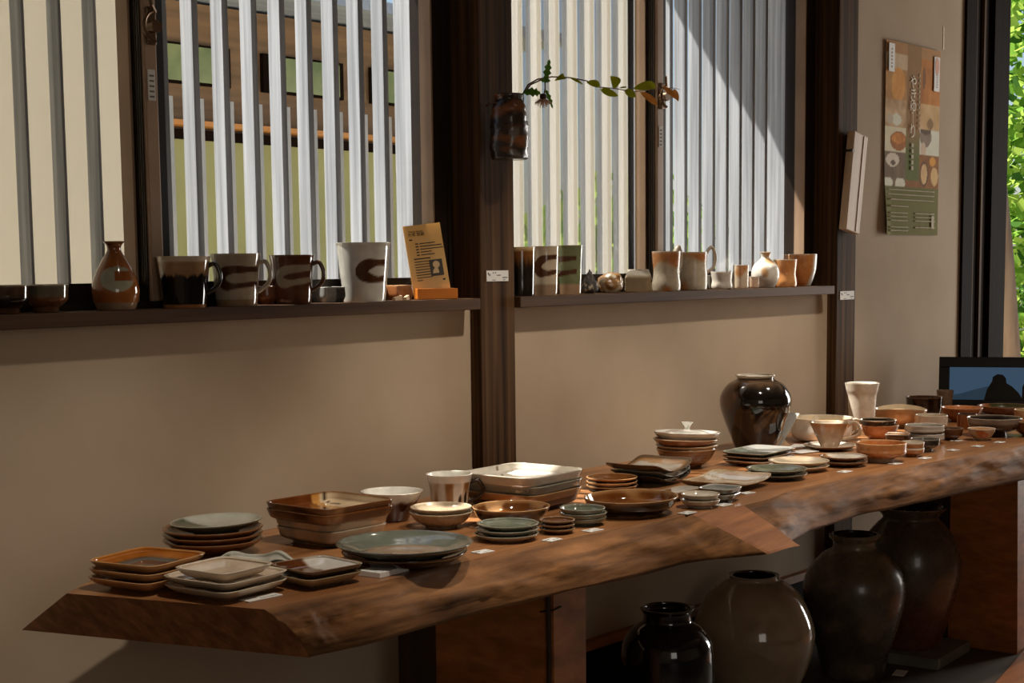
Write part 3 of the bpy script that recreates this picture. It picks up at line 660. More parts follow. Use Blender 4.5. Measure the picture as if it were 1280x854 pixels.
# little easel with a leaning white card beside the jar
ez = (3.455, -.30)
r = empty('card_easel', (*atz(981, 560, T), T)); tag(r, 'small white card leaning on a stand beside the black jar', 'card stand')
r.rotation_euler.z = math.radians(-20)
b = MB(); b.add([(-.02, .0, .0), (-.02, -.003, .0), (.045, -.003, .086), (.045, 0, .086), (-.02, .07, .0), (-.02, .073, 0), (.045, .073, .086), (.045, .07, .086)], [(1, 2, 6, 5), (0, 4, 7, 3), (0, 3, 2, 1), (4, 5, 6, 7), (3, 7, 6, 2), (0, 1, 5, 4)]); b.build('card', paper, r)
b = MB(); b.add([(-.025, .01, 0), (.03, .01, 0), (-.003, .01, .03), (-.025, .05, 0), (.03, .05, 0), (-.003, .05, .03)], [(0, 1, 2), (5, 4, 3), (0, 3, 4, 1), (1, 4, 5, 2), (2, 5, 3, 0)]); b.build('easel_foot', pale_wood, r)
# cups and bowls at the far end
ax_, ay_ = 3.695, -.232
mug('tea_bowl', 'large white handled bowl behind the teacup', 'bowl', ax_, ay_, T, [(.044, 0), (.060, .002), (.074, .010), (.0795, .026), (.079, .045), (.081, .060), (.082, .0625)], rr((234, 228, 216), (220, 204, 178), (232, 222, 204)), handle=(face_ang(ax_, ay_) + 1.9, .014, .05, .03), hcol=(206, 190, 166))
rd('saucer', 'brown bottomed pale saucer under the teacup', 3.527, -.345, 0, .132, .014, rr((118, 84, 58), (206, 196, 180), (206, 196, 178)), 'saucer', None, foot=.5)
mug('teacup', 'cream teacup with looped handle standing on a saucer', 'teacup', 3.527, -.345, T + .0065, [(.020, 0), (.022, .002), (.030, .018), (.042, .044), (.0495, .060), (.051, .064)], rr(lambda p: mix((190, 160, 130), (184, 132, 88), sm(.75, .95, p['h'])), (206, 190, 168), (190, 150, 110)), handle=(face_ang(3.527, -.345) + PI * .5, .02, .054, .028, .006), hcol=(206, 180, 150), hrad=(.006, .0045))
G = 'bowls at the far end of the table'
rd('round_bowl', 'tan bowl under the black bowl right of the teacup', 3.79, -.352, 0, .102, .042, rr((184, 124, 80), (184, 124, 80), (196, 140, 96)), 'bowl', G, kind='bowl', foot=.5, belly=.5, m=SATIN)
rd('round_bowl', 'black shiny bowl on a tan bowl behind the teacup', 3.785, -.35, .028, .098, .028, rr((44, 30, 22), (26, 22, 20), (196, 170, 140)), 'bowl', G, kind='bowl', foot=.5, belly=.7)
rd('footed_bowl', 'orange footed bowl at the table front', 3.383, -.556, 0, .118, .046, rr(lambda p: mix((196, 170, 140), (186, 122, 72), sm(.16, .3, p['h'])), (196, 128, 72), (206, 164, 120)), 'bowl', G, kind='bowl', foot=.52, belly=.9, m=SATIN, fh=.009)
mug('tumbler', 'tall white tumbler standing behind the black bowl', 'tumbler', 3.905, -.243, T, [(.031, 0), (.033, .001), (.035, .03), (.037, .075), (.039, .105), (.043, .120), (.0465, .138), (.047, .1405)], rr((218, 206, 188), (222, 212, 196), (232, 224, 210)), m=SATIN)
def wavy(x, y, z, th, s): return (x, y, z + .004 * math.sin(2 * th + .6) * s ** 2)
rd('wavy_bowl', 'wide cream bowl with a wavy rim before the wall', 4.125, -.253, 0, .15, .055, rr((186, 146, 106), (208, 188, 156), (206, 186, 156)), 'bowl', G, kind='bowl', foot=.42, belly=.62, warp=wavy)
mug('black_tea_bowl', 'dark brown cylinder tea bowl by the wall', 'bowl', 4.454, -.175, T, [(.036, 0), (.046, .004), (.052, .02), (.0535, .045), (.0555, .058), (.056, .060)], rr((36, 24, 18), (60, 36, 22), (130, 84, 50)), group=G)
mug('small_cup', 'small grey brown cup before the picture frame', 'cup', 4.66, -.15, T, [(.020, 0), (.021, .001), (.023, .03), (.0265, .062), (.027, .064)], rr((150, 126, 104), (150, 126, 104), (170, 146, 122)), m=SATIN, group=G)
for k, lb in enumerate(('lower', 'upper')):
    rd('round_bowl', '%s of the two stacked grey white bowls right of orange bowl' % lb, 3.80, -.474, .021 * k, .102, .026, rr(lambda p: mix((196, 186, 172), (186, 150, 116), sm(.3, .5, nz(p['x'], p['y'], p['z'], 16))), (196, 188, 176), (208, 200, 186)), 'bowl', G, kind='bowl', foot=.55, belly=.95)
rd('round_bowl', 'single pale bowl behind the stacked grey white bowls', 4.07, -.371, 0, .09, .046, rr((206, 184, 158), (210, 190, 164), (214, 200, 180)), 'bowl', G, kind='bowl', foot=.55, belly=.95)
for k, lb in enumerate(('lower', 'upper')):
    rd('small_cup', '%s small orange and white cup beside the orange footed bowl' % lb, 3.515, -.572, .014 * k, .060, .022, rr(lambda p: mix((170, 112, 66), (214, 200, 180), sm(.72, .85, p['h'])), (206, 196, 180), (210, 190, 164)), 'cup', G, kind='bowl', foot=.5, belly=.8)
rd('small_bowl', 'small black and grey footed bowl at far table front', 3.63, -.553, 0, .074, .032, rr(lambda p: mix((120, 114, 104), (40, 36, 32), sm(.45, .6, p['h'] + .2 * nz(p['th'], p['z'], 2, 4))), (120, 114, 104), (160, 150, 136)), 'bowl', G, kind='bowl', foot=.5, belly=.85, fh=.008)
sq_plate('square_dish', 'small dark square dish with tan inside behind orange bowl', 3.715, -.44, 0, .062, .03, math.radians(20), rr((66, 44, 32), (196, 150, 102), (214, 206, 194)), 'dish', G, nn=7, deep=True)
rd('small_bowl', 'small dark brown bowl left of the white orange bowl', 3.898, -.503, 0, .066, .032, rr((92, 54, 30), (70, 44, 28), (140, 108, 78)), 'bowl', G, kind='bowl', foot=.5, belly=.7)
rd('small_bowl', 'small white and orange speckled bowl at far table front', 3.937, -.571, 0, .072, .032, rr(lambda p: mix((196, 164, 132), (180, 104, 52), sm(.1, .3, nz(p['x'], p['y'], p['z'], 40))), (206, 150, 96), (222, 208, 190)), 'bowl', G, kind='bowl', foot=.48, belly=.5, m=SATIN)
rd('round_bowl', 'wide grey rimmed dark bowl near the right table end', 4.058, -.556, 0, .145, .05, rr(lambda p: mix((70, 52, 38), (150, 142, 132), sm(.66, .72, p['h'])), (44, 34, 28), (168, 150, 128)), 'bowl', G, kind='bowl', foot=.45, belly=.75, fh=.010)
mug('brown_cup', 'small straight brown cup behind the small dark bowl', 'cup', 4.185, -.425, T, [(.026, 0), (.027, .001), (.027, .03), (.0275, .043)], rr((140, 78, 38), (60, 40, 28), (70, 50, 36)), group=G)
rd('round_bowl', 'wide orange brown bowl before the picture frame', 4.372, -.33, 0, .122, .042, rr((150, 92, 56), (190, 122, 72), (200, 142, 96)), 'bowl', G, kind='bowl', foot=.5, belly=.5, m=SATIN)
rd('serving_plate', 'wide orange plate with a green patch before the frame', 4.60, -.37, 0, .165, .032, rr((120, 76, 46), lambda p: mix((186, 120, 72), (92, 92, 56), sm(.0, .012, p['lx'] * .9 - p['ly'] * .3 - .01)), (150, 104, 68)), 'plate', None, SATIN, foot=.5)
rd('round_bowl', 'brown bowl at the right picture edge', *atz(1290, 527, T + .04), 0, .10, .042, rr((112, 66, 38), (150, 100, 62), (196, 160, 120)), 'bowl', G, kind='bowl', foot=.5, belly=.6)
tag(put(surf('tall_tan_bowl', p_bowl(.032, .045, .5, .004), rr((190, 150, 108), half((190, 150, 108), (130, 136, 80), .0), (206, 172, 132)), SATIN), 4.37, -.52, T), 'small tan bowl with green tint behind grey rimmed bowl', 'bowl')

def mat_glow_print(name, c, k=.75):
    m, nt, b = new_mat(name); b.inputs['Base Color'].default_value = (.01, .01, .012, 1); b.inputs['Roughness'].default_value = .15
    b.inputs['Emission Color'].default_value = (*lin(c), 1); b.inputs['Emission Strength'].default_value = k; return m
# framed picture with a blue evening silhouette, its blue faces given added glow
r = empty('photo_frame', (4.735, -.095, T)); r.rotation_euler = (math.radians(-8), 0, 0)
r.rotation_mode = 'XYZ'; r.rotation_euler = (math.radians(-7), 0, math.radians(-67)); tag(r, 'black framed blue evening picture with added glow on the table', 'photo frame')
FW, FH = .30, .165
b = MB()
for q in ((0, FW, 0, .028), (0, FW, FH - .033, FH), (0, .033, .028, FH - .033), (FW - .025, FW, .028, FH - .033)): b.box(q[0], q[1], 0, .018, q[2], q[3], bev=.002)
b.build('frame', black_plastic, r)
b = MB(); b.box(.033, FW - .025, .008, .012, .028, FH - .033); b.build('screen', mat_glow_print('glowing_blue_print', (60, 84, 106), .62), r)  # picture face behind the silhouette, glowing by added emission
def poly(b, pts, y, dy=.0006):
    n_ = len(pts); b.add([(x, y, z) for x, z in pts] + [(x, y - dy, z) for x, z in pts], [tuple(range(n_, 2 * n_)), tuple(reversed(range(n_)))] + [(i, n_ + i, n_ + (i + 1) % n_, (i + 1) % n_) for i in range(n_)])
b = MB(); poly(b, [(.033, .028), (.20, .028), (.20, .06), (.16, .074), (.13, .066), (.10, .058), (.07, .048), (.033, .042)], .008); b.build('hills', mat_glow_print('glowing_dim_print', (36, 54, 68)), r)
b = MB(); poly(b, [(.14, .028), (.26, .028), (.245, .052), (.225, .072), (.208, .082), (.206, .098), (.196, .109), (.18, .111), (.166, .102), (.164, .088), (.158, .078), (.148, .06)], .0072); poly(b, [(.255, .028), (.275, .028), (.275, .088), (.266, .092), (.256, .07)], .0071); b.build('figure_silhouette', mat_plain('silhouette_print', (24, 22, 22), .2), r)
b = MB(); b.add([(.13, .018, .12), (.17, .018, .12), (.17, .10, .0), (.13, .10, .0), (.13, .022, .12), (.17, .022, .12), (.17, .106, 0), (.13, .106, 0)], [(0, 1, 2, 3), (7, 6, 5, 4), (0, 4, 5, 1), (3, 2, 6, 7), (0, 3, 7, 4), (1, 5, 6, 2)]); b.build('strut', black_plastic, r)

# price cards lying along the front of the table
ink = mat_plain('grey_ink', (120, 116, 110), .7)
for px, py, ww, lb in ((337, 750, .062, 'at the near table corner'), (614, 692, .034, 'before the grey green plate stack'), (700, 677, .034, 'before the small brown plates'), (751, 665, .036, 'before the small grey green bowls'), (869, 643, .036, 'before the little white bowls'), (914, 633, .036, 'before the dark square bowls'),
                   (943, 618, .034, 'before the cream rectangular plate'), (1065, 591, .036, 'before the brown round plates'), (1128, 581, .03, 'right of the orange footed bowl'), (1165, 574, .034, 'before the small black bowl'), (1200, 564, .034, 'before the white orange bowl'), (1204, 552, .03, 'behind the white orange bowl'), (1231, 559, .034, 'right of the white orange bowl'), (1258, 554, .034, 'before the wide grey rimmed bowl')):
    x, y = atz(px, py, T); y += .018
    r = empty('price_card', (x, y, T + .0006), random.uniform(-.12, .12)); tag(r, 'small white price card lying ' + lb, 'price card', 'price cards on the table')
    b = MB(); b.box(-ww / 2, ww / 2, -.011, .011, 0, .0012); b.build('card', paper, r)
    b = MB(); b.box(-ww * .42, -ww * .1, .001, .005, .0012, .0014); b.box(-ww * .1, ww * .4, -.006, -.004, .0012, .0014); b.build('print', ink, r)
x, y = atz(487, 716, T)
b = MB(); b.box(-.045, .045, -.022, .022, 0, .0085, bev=.0008); o = put(b.build('card_stack', paper), x, y + .004, T + .0003, .08); tag(o, 'thick stack of white cards in front of the large plate', 'card stack')
for px, py, rz in ((1000, 558, .3), (1004, 566, -.25)):
    x, y = atz(px, py, T); o = box('loose_paper', -.035, .035, -.022, .022, 0, .0015, paper); put(o, x, y, T + .0004 + (.0018 if rz < 0 else 0), rz); tag(o, 'loose white paper lying right of the black jar, %s one' % ('upper' if rz < 0 else 'lower'), 'paper')

# ------------------------------------------------------------------ pottery on the window sills
S = 1.0525
def sill(px, py, Y=.0): return aty(px, py, Y)[0]
def uv(p, ang): 
    u = (p['th'] - ang + PI) % (2 * PI) - PI
    return u * p['r'], p['z']
def crescent(ang, w, z0, z1, cx, base, ink_c, open_=.55, tmax=1.5, slope=-.06):
    """one brushed crescent, open to the right, as painted on these pots"""
    zc = (z0 + z1) / 2; ry = (z1 - z0) / 2
    def f(p):
        c = base(p) if callable(base) else base
        if p['inn']: return c
        u, v = uv(p, ang); wob = nz(p['x'], p['y'], p['z'], 38) * .10
        t = (u - cx) / w; dv = abs(v - zc - slope * t * ry) / ry
        ho = math.sqrt(max(0, 1 - t * t)) if t < 0 else 1 - .10 * t
        hi = 0 if t < -.2 else open_ * math.sqrt(min(1, (t + .2) / .7))
        k = sm(-.06, .06, ho - dv + wob) * (sm(-.06, .06, dv - hi + wob) if hi > 0 else 1) * sm(0, .1, tmax - t + wob) * (1 if t > -1 else 0)
        return mix(c, ink_c, k)
    return f
BR = (80, 48, 30)
def sx(px, Y): return (aty(px, 380, Y)[0], Y)
def cyl(r0, r1, h, flare=0): return [(r0 - .002, 0), (r0, .002), (r0 + (r1 - r0) * .3, h * .35), (r0 + (r1 - r0) * .62, h * .7), (r1 - flare * .4, h * .92), (r1, h - .001), (r1, h)]
def wpx(px, ww, Y=0): return mpp(px, 380, Y) * ww / 2
Y0 = -.002
# dark tea bowls at far left
for px, c, lb in ((8, ((70, 48, 32), (30, 22, 18)), 'dark tea bowl with brown band at the left picture edge'), (57, ((88, 82, 66), (112, 66, 38)), 'grey brown footed tea bowl left of the sake bottle')):
    x, y = sx(px, Y0); q = wpx(px, 58)
    o = surf('tea_bowl', p_bowl(q, .045, .55, .004, .008, .8), rr(lambda p, c=c: mix(mix((104, 70, 46), c[1], sm(.1, .3, p['h'])), c[0], sm(.4, .7, p['h'])), (60, 46, 34), (170, 150, 126)), GLOSS); put(o, x, y, S); tag(o, lb, 'bowl', 'tea bowls on the left sill')
# sake bottle
x, y = sx(145, Y0); a = face_ang(x, y)
def bot(p):
    u, v = uv(p, a); c = (146, 86, 40)
    c = mix(c, (96, 54, 26), sm(.2, .5, nz(p['x'], p['y'], p['z'] * .4, 26)))
    if math.hypot((u - .004) / .030, (v - .052) / .021) < 1: c = (150, 148, 126)
    if abs(u - .018) < .018 and abs(v - .057) < .0085: c = (130, 72, 28)
    if v < .012: c = (136, 110, 86)
    return c
mug('sake_bottle', 'brown sake bottle with grey oval brush mark on the left sill', 'bottle', x, y, S, [(.030, 0), (.033, .002), (.0385, .02), (.040, .035), (.034, .058), (.022, .082), (.0135, .096), (.0115, .103), (.0135, .110), (.0185, .1145), (.0185, .1155)], rr(bot, (120, 80, 50), (190, 160, 126)), th=.003, per=12, seg=140)
# mugs on the left sill
def sill_mug(px, wtop, wbot, hpx, colf, label, side=1, name='mug', cat='mug', hcol=None, handle=True, group='mugs on the left sill', flare=.002, zlo=.25, zhi=.8, reach=.019, m=GLOSS, Y=Y0):
    k = mpp(px, 380, Y); r1, r0, h_ = wtop * k / 2, wbot * k / 2, hpx * k * 1.01
    x, y = sx(px, Y); a = face_ang(x, y)
    return mug(name, label, cat, x, y, S, cyl(r0, r1, h_, flare), rr(colf(a, r1, h_)[0], *colf(a, r1, h_)[1:]), m, (a + side * 1.45, h_ * zlo, h_ * zhi, reach) if handle else None, hcol, group=group, per=14, seg=150)
sill_mug(231, 67, 53, 63, lambda a, r, h: (lambda p: mix(mix((24, 18, 16), (160, 124, 88), sm(.58, .66, p['h'] + .09 * nz(p['th'] * 3, 1, 2, 1) + .05 * nz(p['th'] * 9, 4, 2, 1))), (206, 190, 168), sm(.86, .92, p['h'])) if p['h'] > .06 else (150, 98, 56), (70, 50, 36), (214, 200, 180)), 'dark mug with tan drips below a pale rim on left sill', hcol=(30, 24, 20), flare=.004)
sill_mug(296, 62, 51, 64, lambda a, r, h: (crescent(a, .022, h * .30, h * .76, -.015, lambda p: (176, 162, 142) if p['h'] > .12 else (150, 122, 92), BR, .42, 2.9, .05), (196, 184, 164), (206, 194, 174)), 'pale grey mug with brown brushed crescent, second from dark mug', hcol=(186, 174, 154))
sill_mug(366, 57, 46, 60, lambda a, r, h: (crescent(a, .022, h * .33, h * .78, -.012, (92, 54, 32), (160, 150, 130), .30, 2.4, .12), (80, 52, 34), (130, 96, 68)), 'brown mug with pale brushed crescent on the left sill', hcol=(84, 52, 32), flare=.003)
sill_mug(455.5, 69, 53, 72, lambda a, r, h: (crescent(a, .031, h * .31, h * .72, .014, lambda p: (206, 202, 192), BR, .46, 1.25, .04), (216, 212, 202), (226, 220, 208)), 'tall white flared cup with brown crescent on the left sill', handle=False, name='tall_cup', cat='cup', flare=.006)
# small pieces behind
x, y = sx(333, .026)
o = surf('small_bowl', p_bowl(.022, .034, .7, .003, .004, .85), rr((120, 74, 46), (90, 60, 40), (150, 110, 76)), SATIN); put(o, x, y, S); tag(o, 'little brown bowl peeking between pale mug and brown mug', 'bowl')
x, y = sx(410, .02)
o = surf('small_box', p_bowl(.027, .03, .9, .003, .003, .98), rr(lambda p: mix((150, 150, 146), (66, 62, 60), sm(-.003, .003, p['lx'])), (90, 86, 82), (190, 186, 178)), SATIN, None, sq(7), 64); put(o, x, y, S, -.1); tag(o, 'small half grey half black square cup beside the tall white cup', 'cup')
x, y = sx(499, .018)
o = surf('small_box', p_bowl(.022, .03, .9, .003, .003, .98), rr((150, 92, 52), (120, 76, 44), (196, 150, 104)), SATIN, None, sq(8), 64); put(o, x, y, S, -.1); tag(o, 'small orange brown square cup left of the card stand', 'cup')
for px, rz, lb in ((497, .1, 'left'), (508, .5, 'right')):
    x, y = sx(px, -.022); b = MB(); b.add([(-.012, -.004, 0), (.012, -.004, 0), (.012, .004, 0), (-.012, .004, 0), (-.012, -.003, .006), (.012, -.003, .010), (.012, .003, .010), (-.012, .003, .006)], [(3, 2, 1, 0), (4, 5, 6, 7), (0, 1, 5, 4), (1, 2, 6, 5), (2, 3, 7, 6), (3, 0, 4, 7)])
    o = b.build('chopstick_rest', pale_wood); put(o, x, y, S, rz); tag(o, 'tan wedge chopstick rest before orange cup, %s of two' % lb, 'chopstick rest')

# ---- lettering helper
def text(body, size, m, parent, loc, rot, name='lettering', sx_=1):
    cu = bpy.data.curves.new('lettering', 'FONT'); cu.body = body; cu.size = size; cu.align_x = 'CENTER'; cu.align_y = 'CENTER'; cu.extrude = .0002
    t_ = bpy.data.objects.new('tmp_text', cu); C.objects.link(t_)
    dg = bpy.context.evaluated_depsgraph_get(); me = bpy.data.meshes.new_from_object(t_.evaluated_get(dg))
    bpy.data.objects.remove(t_); me.materials.clear(); me.materials.append(m)
    o = bpy.data.objects.new(name, me); C.objects.link(o); o.parent = parent; o.location = loc; o.rotation_euler = rot; o.scale = (sx_, 1, 1); return o
dark_ink = mat_plain('dark_ink', (44, 34, 26), .7)
# card stand: leaning card in an orange block
x, y = sx(545, -.008)
r = empty('card_stand', (x, y, S), math.radians(-30)); tag(r, 'leaning amber information card in an orange block on left sill', 'card stand')
CW, CH = .082, .146
box('block', -.044, .044, -.014, .014, 0, .022, amber_wood, r, bev=.001)
lean = math.radians(-9)
card = empty('tmp', (0, 0, 0)); bpy.data.objects.remove(card)
cardm = mat_thin('amber_card', (238, 206, 150), 0, .55)
b = MB(); b.box(-CW / 2 - .006, CW / 2 - .006, 0, .0008, .0, CH / .9); cd = b.build('card', cardm, r); cd.location = (0, .004, .012); cd.scale = (1, 1, .9); cd.rotation_euler = (lean, math.radians(-6), 0)
b = MB(); b.box(-CW / 2 - .009, CW / 2 - .007, .003, .005, .0, CH + .003); pn = b.build('clear_panel', glass_m, r); pn.location = (0, .004, .012); pn.rotation_euler = (lean, math.radians(-6), 0)
b = MB()
for k in range(5):
    b.box(-.026, -.020, -.0006, 0, .117 - k * .0066, .1195 - k * .0066); b.box(-.017, -.017 + (.034, .048, .05, .024, .03)[k], -.0006, 0, .1172 - k * .0066, .1192 - k * .0066)
b.box(-.034, .002, -.0006, 0, .082, .0845)
for k in range(8): b.box(-.034, -.034 + (.036, .034, .038, .034, .036, .038, .034, .012)[k], -.0006, 0, .0755 - k * .0062, .0772 - k * .0062)
b.box(-.038, -.031, -.0006, 0, .127, .130); b.box(.022, .027, -.0006, 0, .028, .032)
b.build('print', dark_ink, cd)
text('大塚 智嗣', .0095, dark_ink, cd, (-.021, -.0005, .140), (PI / 2, 0, 0), 'title', .9)
text('Otsuka Satoshi', .0052, dark_ink, cd, (-.021, -.0005, .1475), (PI / 2, 0, 0), 'subtitle')
b = MB(); b.box(-.002, .026, -.0007, 0, .040, .078); b.build('photo_ground', mat_plain('photo_dark', (60, 54, 46), .5), cd)
b = MB(); poly(b, [(.012 + .0075 * math.cos(k * PI / 8), .066 + .0085 * math.sin(k * PI / 8)) for k in range(16)], -.0008); poly(b, [(.002, .046), (.016, .046), (.015, .056), (.010, .060), (.004, .054)], -.0008); b.build('photo_figure', mat_plain('photo_light', (206, 176, 130), .5), cd)

# ---- right sill
RG = 'cups on the right sill'
sill_mug(651, 38, 34, 60, lambda a, r, h: (lambda p: mix((24, 18, 14), mix((120, 74, 34), (206, 176, 130), sm(.88, .97, p['h'])), sm(.5, .85, p['h'] + .1 * nz(p['th'] * 8, 0, p['z'] * 20, 1))), (60, 40, 26), (214, 190, 150)), 'black tumbler with golden brown rim beside the post', handle=False, name='tumbler', cat='tumbler', group=RG)
sill_mug(681.5, 36, 31, 60, lambda a, r, h: (crescent(a, .024, h * .36, h * .81, -.004, lambda p: mix((150, 122, 96), (196, 178, 152), sm(.2, .24, p['h'])), BR, .48, 1.7, .14), (190, 170, 144), (210, 192, 166)), 'cream tumbler with brown brushed crescent on the right sill', handle=False, name='tumbler', cat='tumbler', group=RG)
sill_mug(712.5, 34, 28, 60, lambda a, r, h: (crescent(a, .027, h * .34, h * .78, -.036, lambda p: mix((170, 138, 106), (118, 124, 88), sm(.19, .23, p['h'])), BR, .42, 2.0, .1), (110, 116, 84), (150, 140, 104)), 'green tumbler with brown brushed crescent on the right sill', handle=False, name='tumbler', cat='tumbler', group=RG, Y=-.008)
def lump(name, label, px, wpx_, hpx, fn, cat, m=MATTE, Y=-.004):
    k = mpp(px, 370, Y); rx_, hh = wpx_ * k / 2, hpx * k; x, y = sx(px, Y)
    bm = bmesh.new(); bmesh.ops.create_icosphere(bm, subdivisions=4, radius=1)
    V = []; Cc = []
    a = face_ang(x, y)
    for v in bm.verts:
        q, c = fn(v.co.copy()); V.append((q.x * rx_, q.y * rx_ * .8, max(0, (q.z + .92) / 1.92 * hh))); Cc.append(c)
    bm.verts.index_update(); F = [[v.index for v in f.verts] for f in bm.faces]; bm.free()
    o = obj(name, V, F, m, None, True, Cc); put(o, x, y, S, a + PI / 2); return tag(o, label, cat)
def pyr(v):
    k = (1 - v.z) / 2; q = Vector((v.x * (.12 + .95 * k), v.y * (.12 + .95 * k), v.z)); q += Vector((1, 1, 0)) * nz(v.x, v.y, v.z, 3) * .12
    s_ = abs(q.x) ** 3 + abs(q.y) ** 3
    return q, mix((74, 68, 64), (206, 186, 156), sm(.1, .35, nz(v.x, v.y, v.z, 4)) * (1 if v.z < 0 else .5))
lump('pointed_stone', 'small pointed grey black stone on the right sill', 737, 29, 30, pyr, 'stone')
def rock(v):
    q = v * (1 + .22 * nz(v.x, v.y, v.z, 1.6) + .08 * nz(v.x, v.y, v.z, 5))
    return q, mix((178, 130, 78), (226, 206, 176), sm(-.1, .3, nz(v.x, v.y, v.z + 2, 2.4)))
lump('rounded_stone', 'golden cream rounded stone on the right sill', 764.5, 33, 25, rock, 'stone', SATIN)
def gem(v):
    q = Vector([math.copysign(min(abs(c) * 1.45, .8 if i < 2 else 1), c) for i, c in enumerate(v)])
    if q.z > .3: q.x *= 1 - .35 * (q.z - .3); q.y *= 1 - .35 * (q.z - .3)
    q.x *= 1.2; q.y *= 1.2
    return q, mix((176, 152, 118), (222, 212, 194), sm(.2, .4, v.z))
lump('faceted_block', 'faceted pale clay block with white top on the right sill', 798, 35, 28, gem, 'block')
def shino(p): return mix((206, 192, 168), (198, 130, 74), sm(-.05, .3, nz(p['x'] + p['seed'], p['y'], p['z'] * .7, 20) + (p['h'] - .45) * .5))
def waist(r, h, w_=.9): return [(r * .93, 0), (r * .97, .002), (r * 1.0, h * .18), (r * w_, h * .45), (r * .95, h * .7), (r * 1.0, h * .97), (r * 1.0, h)]
for px, ww, hh, w_, hside, lb in ((833, 36, 49, .90, -.9, 'waisted orange and white cup with raised handle, left of pair'), (866.5, 35, 47, 1.0, -.6, 'rounded orange and white cup with raised handle, right of pair')):
    k = mpp(px, 360, Y0); x, y = sx(px, Y0); a = face_ang(x, y); h_ = hh * k
    mug('handled_cup', lb, 'cup', x, y, S, waist(ww * k / 2, h_, w_), rr(shino, (206, 190, 166), (226, 214, 196)), SATIN, (a + (2.5 if hside == -.9 else 1.9), h_ * .45, h_ * .93, .024, .016), (214, 200, 180), group='handled cups on the right sill', hrad=(.007, .004))
x, y = sx(902, Y0); k = mpp(902, 360, 0)
o = surf('wavy_bowl', p_lathe(waist(27 * k / 2, 21 * k, .93), .003), rr((214, 204, 190), (206, 194, 178), (222, 214, 200)), SATIN, None, None, 64, 1, 1, lambda x, y, z, th, s: (x, y, z + .0012 * math.sin(3 * th))); put(o, x, y, S); tag(o, 'small pale bowl with wavy rim on the right sill', 'bowl')
x, y = sx(912, .032)
o = surf('cone_lid', catmull([(.004, 0), (.026, 0), (.027, .004), (.016, .030), (.004, .046), (.001, .047)], 4), rr(WHITE), SATIN, rim_w=0); put(o, x, y, S); tag(o, 'white cone shaped pottery behind the small pale bowl', 'ornament')
for px, ww, hh, lb, c in ((926, 20, 29, 'small white straight cup on the right sill', (212, 194, 168)), (942, 14, 14, 'tiny pinkish cup left of the white bottle', (206, 176, 150))):
    x, y = sx(px, Y0); k = mpp(px, 360, 0)
    o = surf('small_cup', p_lathe(cyl(ww * k * .46, ww * k / 2, hh * k, .001), .003), rr(lambda p, c=c: mix(c, (202, 140, 88), sm(.05, .3, nz(p['x'], p['y'], p['z'], 25))), c, (226, 214, 196)), SATIN, seg=48); put(o, x, y, S); tag(o, lb, 'cup')
x, y = sx(956.5, Y0); k = mpp(956, 360, 0); q = 17.5 * k
mug('bud_vase', 'round white bud vase with narrow neck on the right sill', 'vase', x, y, S, [(q * .62, 0), (q * .68, .002), (q * .95, 10 * k), (q, 18 * k), (q * .86, 27 * k), (q * .45, 34 * k), (q * .32, 37 * k), (q * .34, 41 * k), (q * .40, 44 * k)], rr(lambda p: mix((224, 218, 206), (190, 146, 100), sm(.2, .4, nz(p['x'], p['y'], p['z'], 22))), (200, 180, 150), (214, 190, 160)), SATIN, th=.003)
for px, ww, hh, w_, lb in ((981, 30, 34, .9, 'orange waisted cup beside the white bud vase'), (1003, 36, 40, .8, 'white and orange flared cup at right end of sill')):
    k = mpp(px, 360, 0); x, y = sx(px, Y0 + (.02 if px > 1000 else -.006)); r_ = ww * k / 2; h_ = hh * k
    pr = waist(r_ * .98, h_, w_) if px < 1000 else [(r_ * .5, 0), (r_ * .55, .002), (r_ * .72, h_ * .2), (r_ * .92, h_ * .5), (r_ * .98, h_ * .8), (r_, h_)]
    mug('sake_cup', lb, 'cup', x, y, S, pr, rr((lambda p: mix((206, 150, 94), (190, 118, 62), .5 + nz(p['x'], p['y'], p['z'], 20))) if px < 1000 else (lambda p: mix((216, 206, 192), (196, 128, 70), sm(-.0, .012, -p['x'] - .004 + nz(p['x'], p['y'], p['z'], 30) * .006))), (200, 180, 150), (222, 206, 184)), SATIN, group='sake cups at the right end of the sill')
x, y = sx(886.5, .03)
tag(put(box('small_block', -.012, .012, -.01, .01, 0, .036, stone_grey, bev=.001), x, y, S), 'small grey block behind the rounded handled cup', 'block')

# ------------------------------------------------------------------ hanging vase, flowers
vx, vy = 2.592, -.078
def vcol(p):
    n_ = nz(p['x'], p['y'], p['z'], 45); m_ = nz(p['x'] * .5, p['y'] * .5, p['z'] * 1.6, 34)
    c = mix((46, 34, 28), (124, 74, 40), sm(.0, .35, m_ + .25 * (p['h'] - .5)))
    return mix(c, (96, 88, 80), sm(.3, .5, n_))
def vw(x, y, z, th, s):
    q = 1 + .05 * nz(math.cos(th), math.sin(th), z * 30, 2.0) + .02 * math.sin(z * 300)
    return x * q, y * q, z
zb = aty(640, 200, vy)[1]; zt_ = aty(640, 118, vy)[1]; hh = zt_ - zb
r = empty('wall_vase', (vx, vy, zb)); tag(r, 'dark bark textured hanging vase on the window post', 'vase')
surf('body', p_lathe([(.034, 0), (.038, .003), (.041, hh * .2), (.0405, hh * .5), (.038, hh * .72), (.033, hh * .86), (.029, hh * .91), (.031, hh * .97), (.031, hh)], .004), vcol, BARK, r, None, 72, 1, 1, vw, rim_w=0)
b = MB(); b.tube([(-.028, .0, hh * .84), (-.036, .01, hh * .86), (-.034, .03, hh * .84), (-.02, .045, hh * .83)], .002, 6); b.build('hanger', stem_m, r)
def P3(px, py, Y): q = aty(px, py, Y); return Vector((q[0], Y, q[1]))
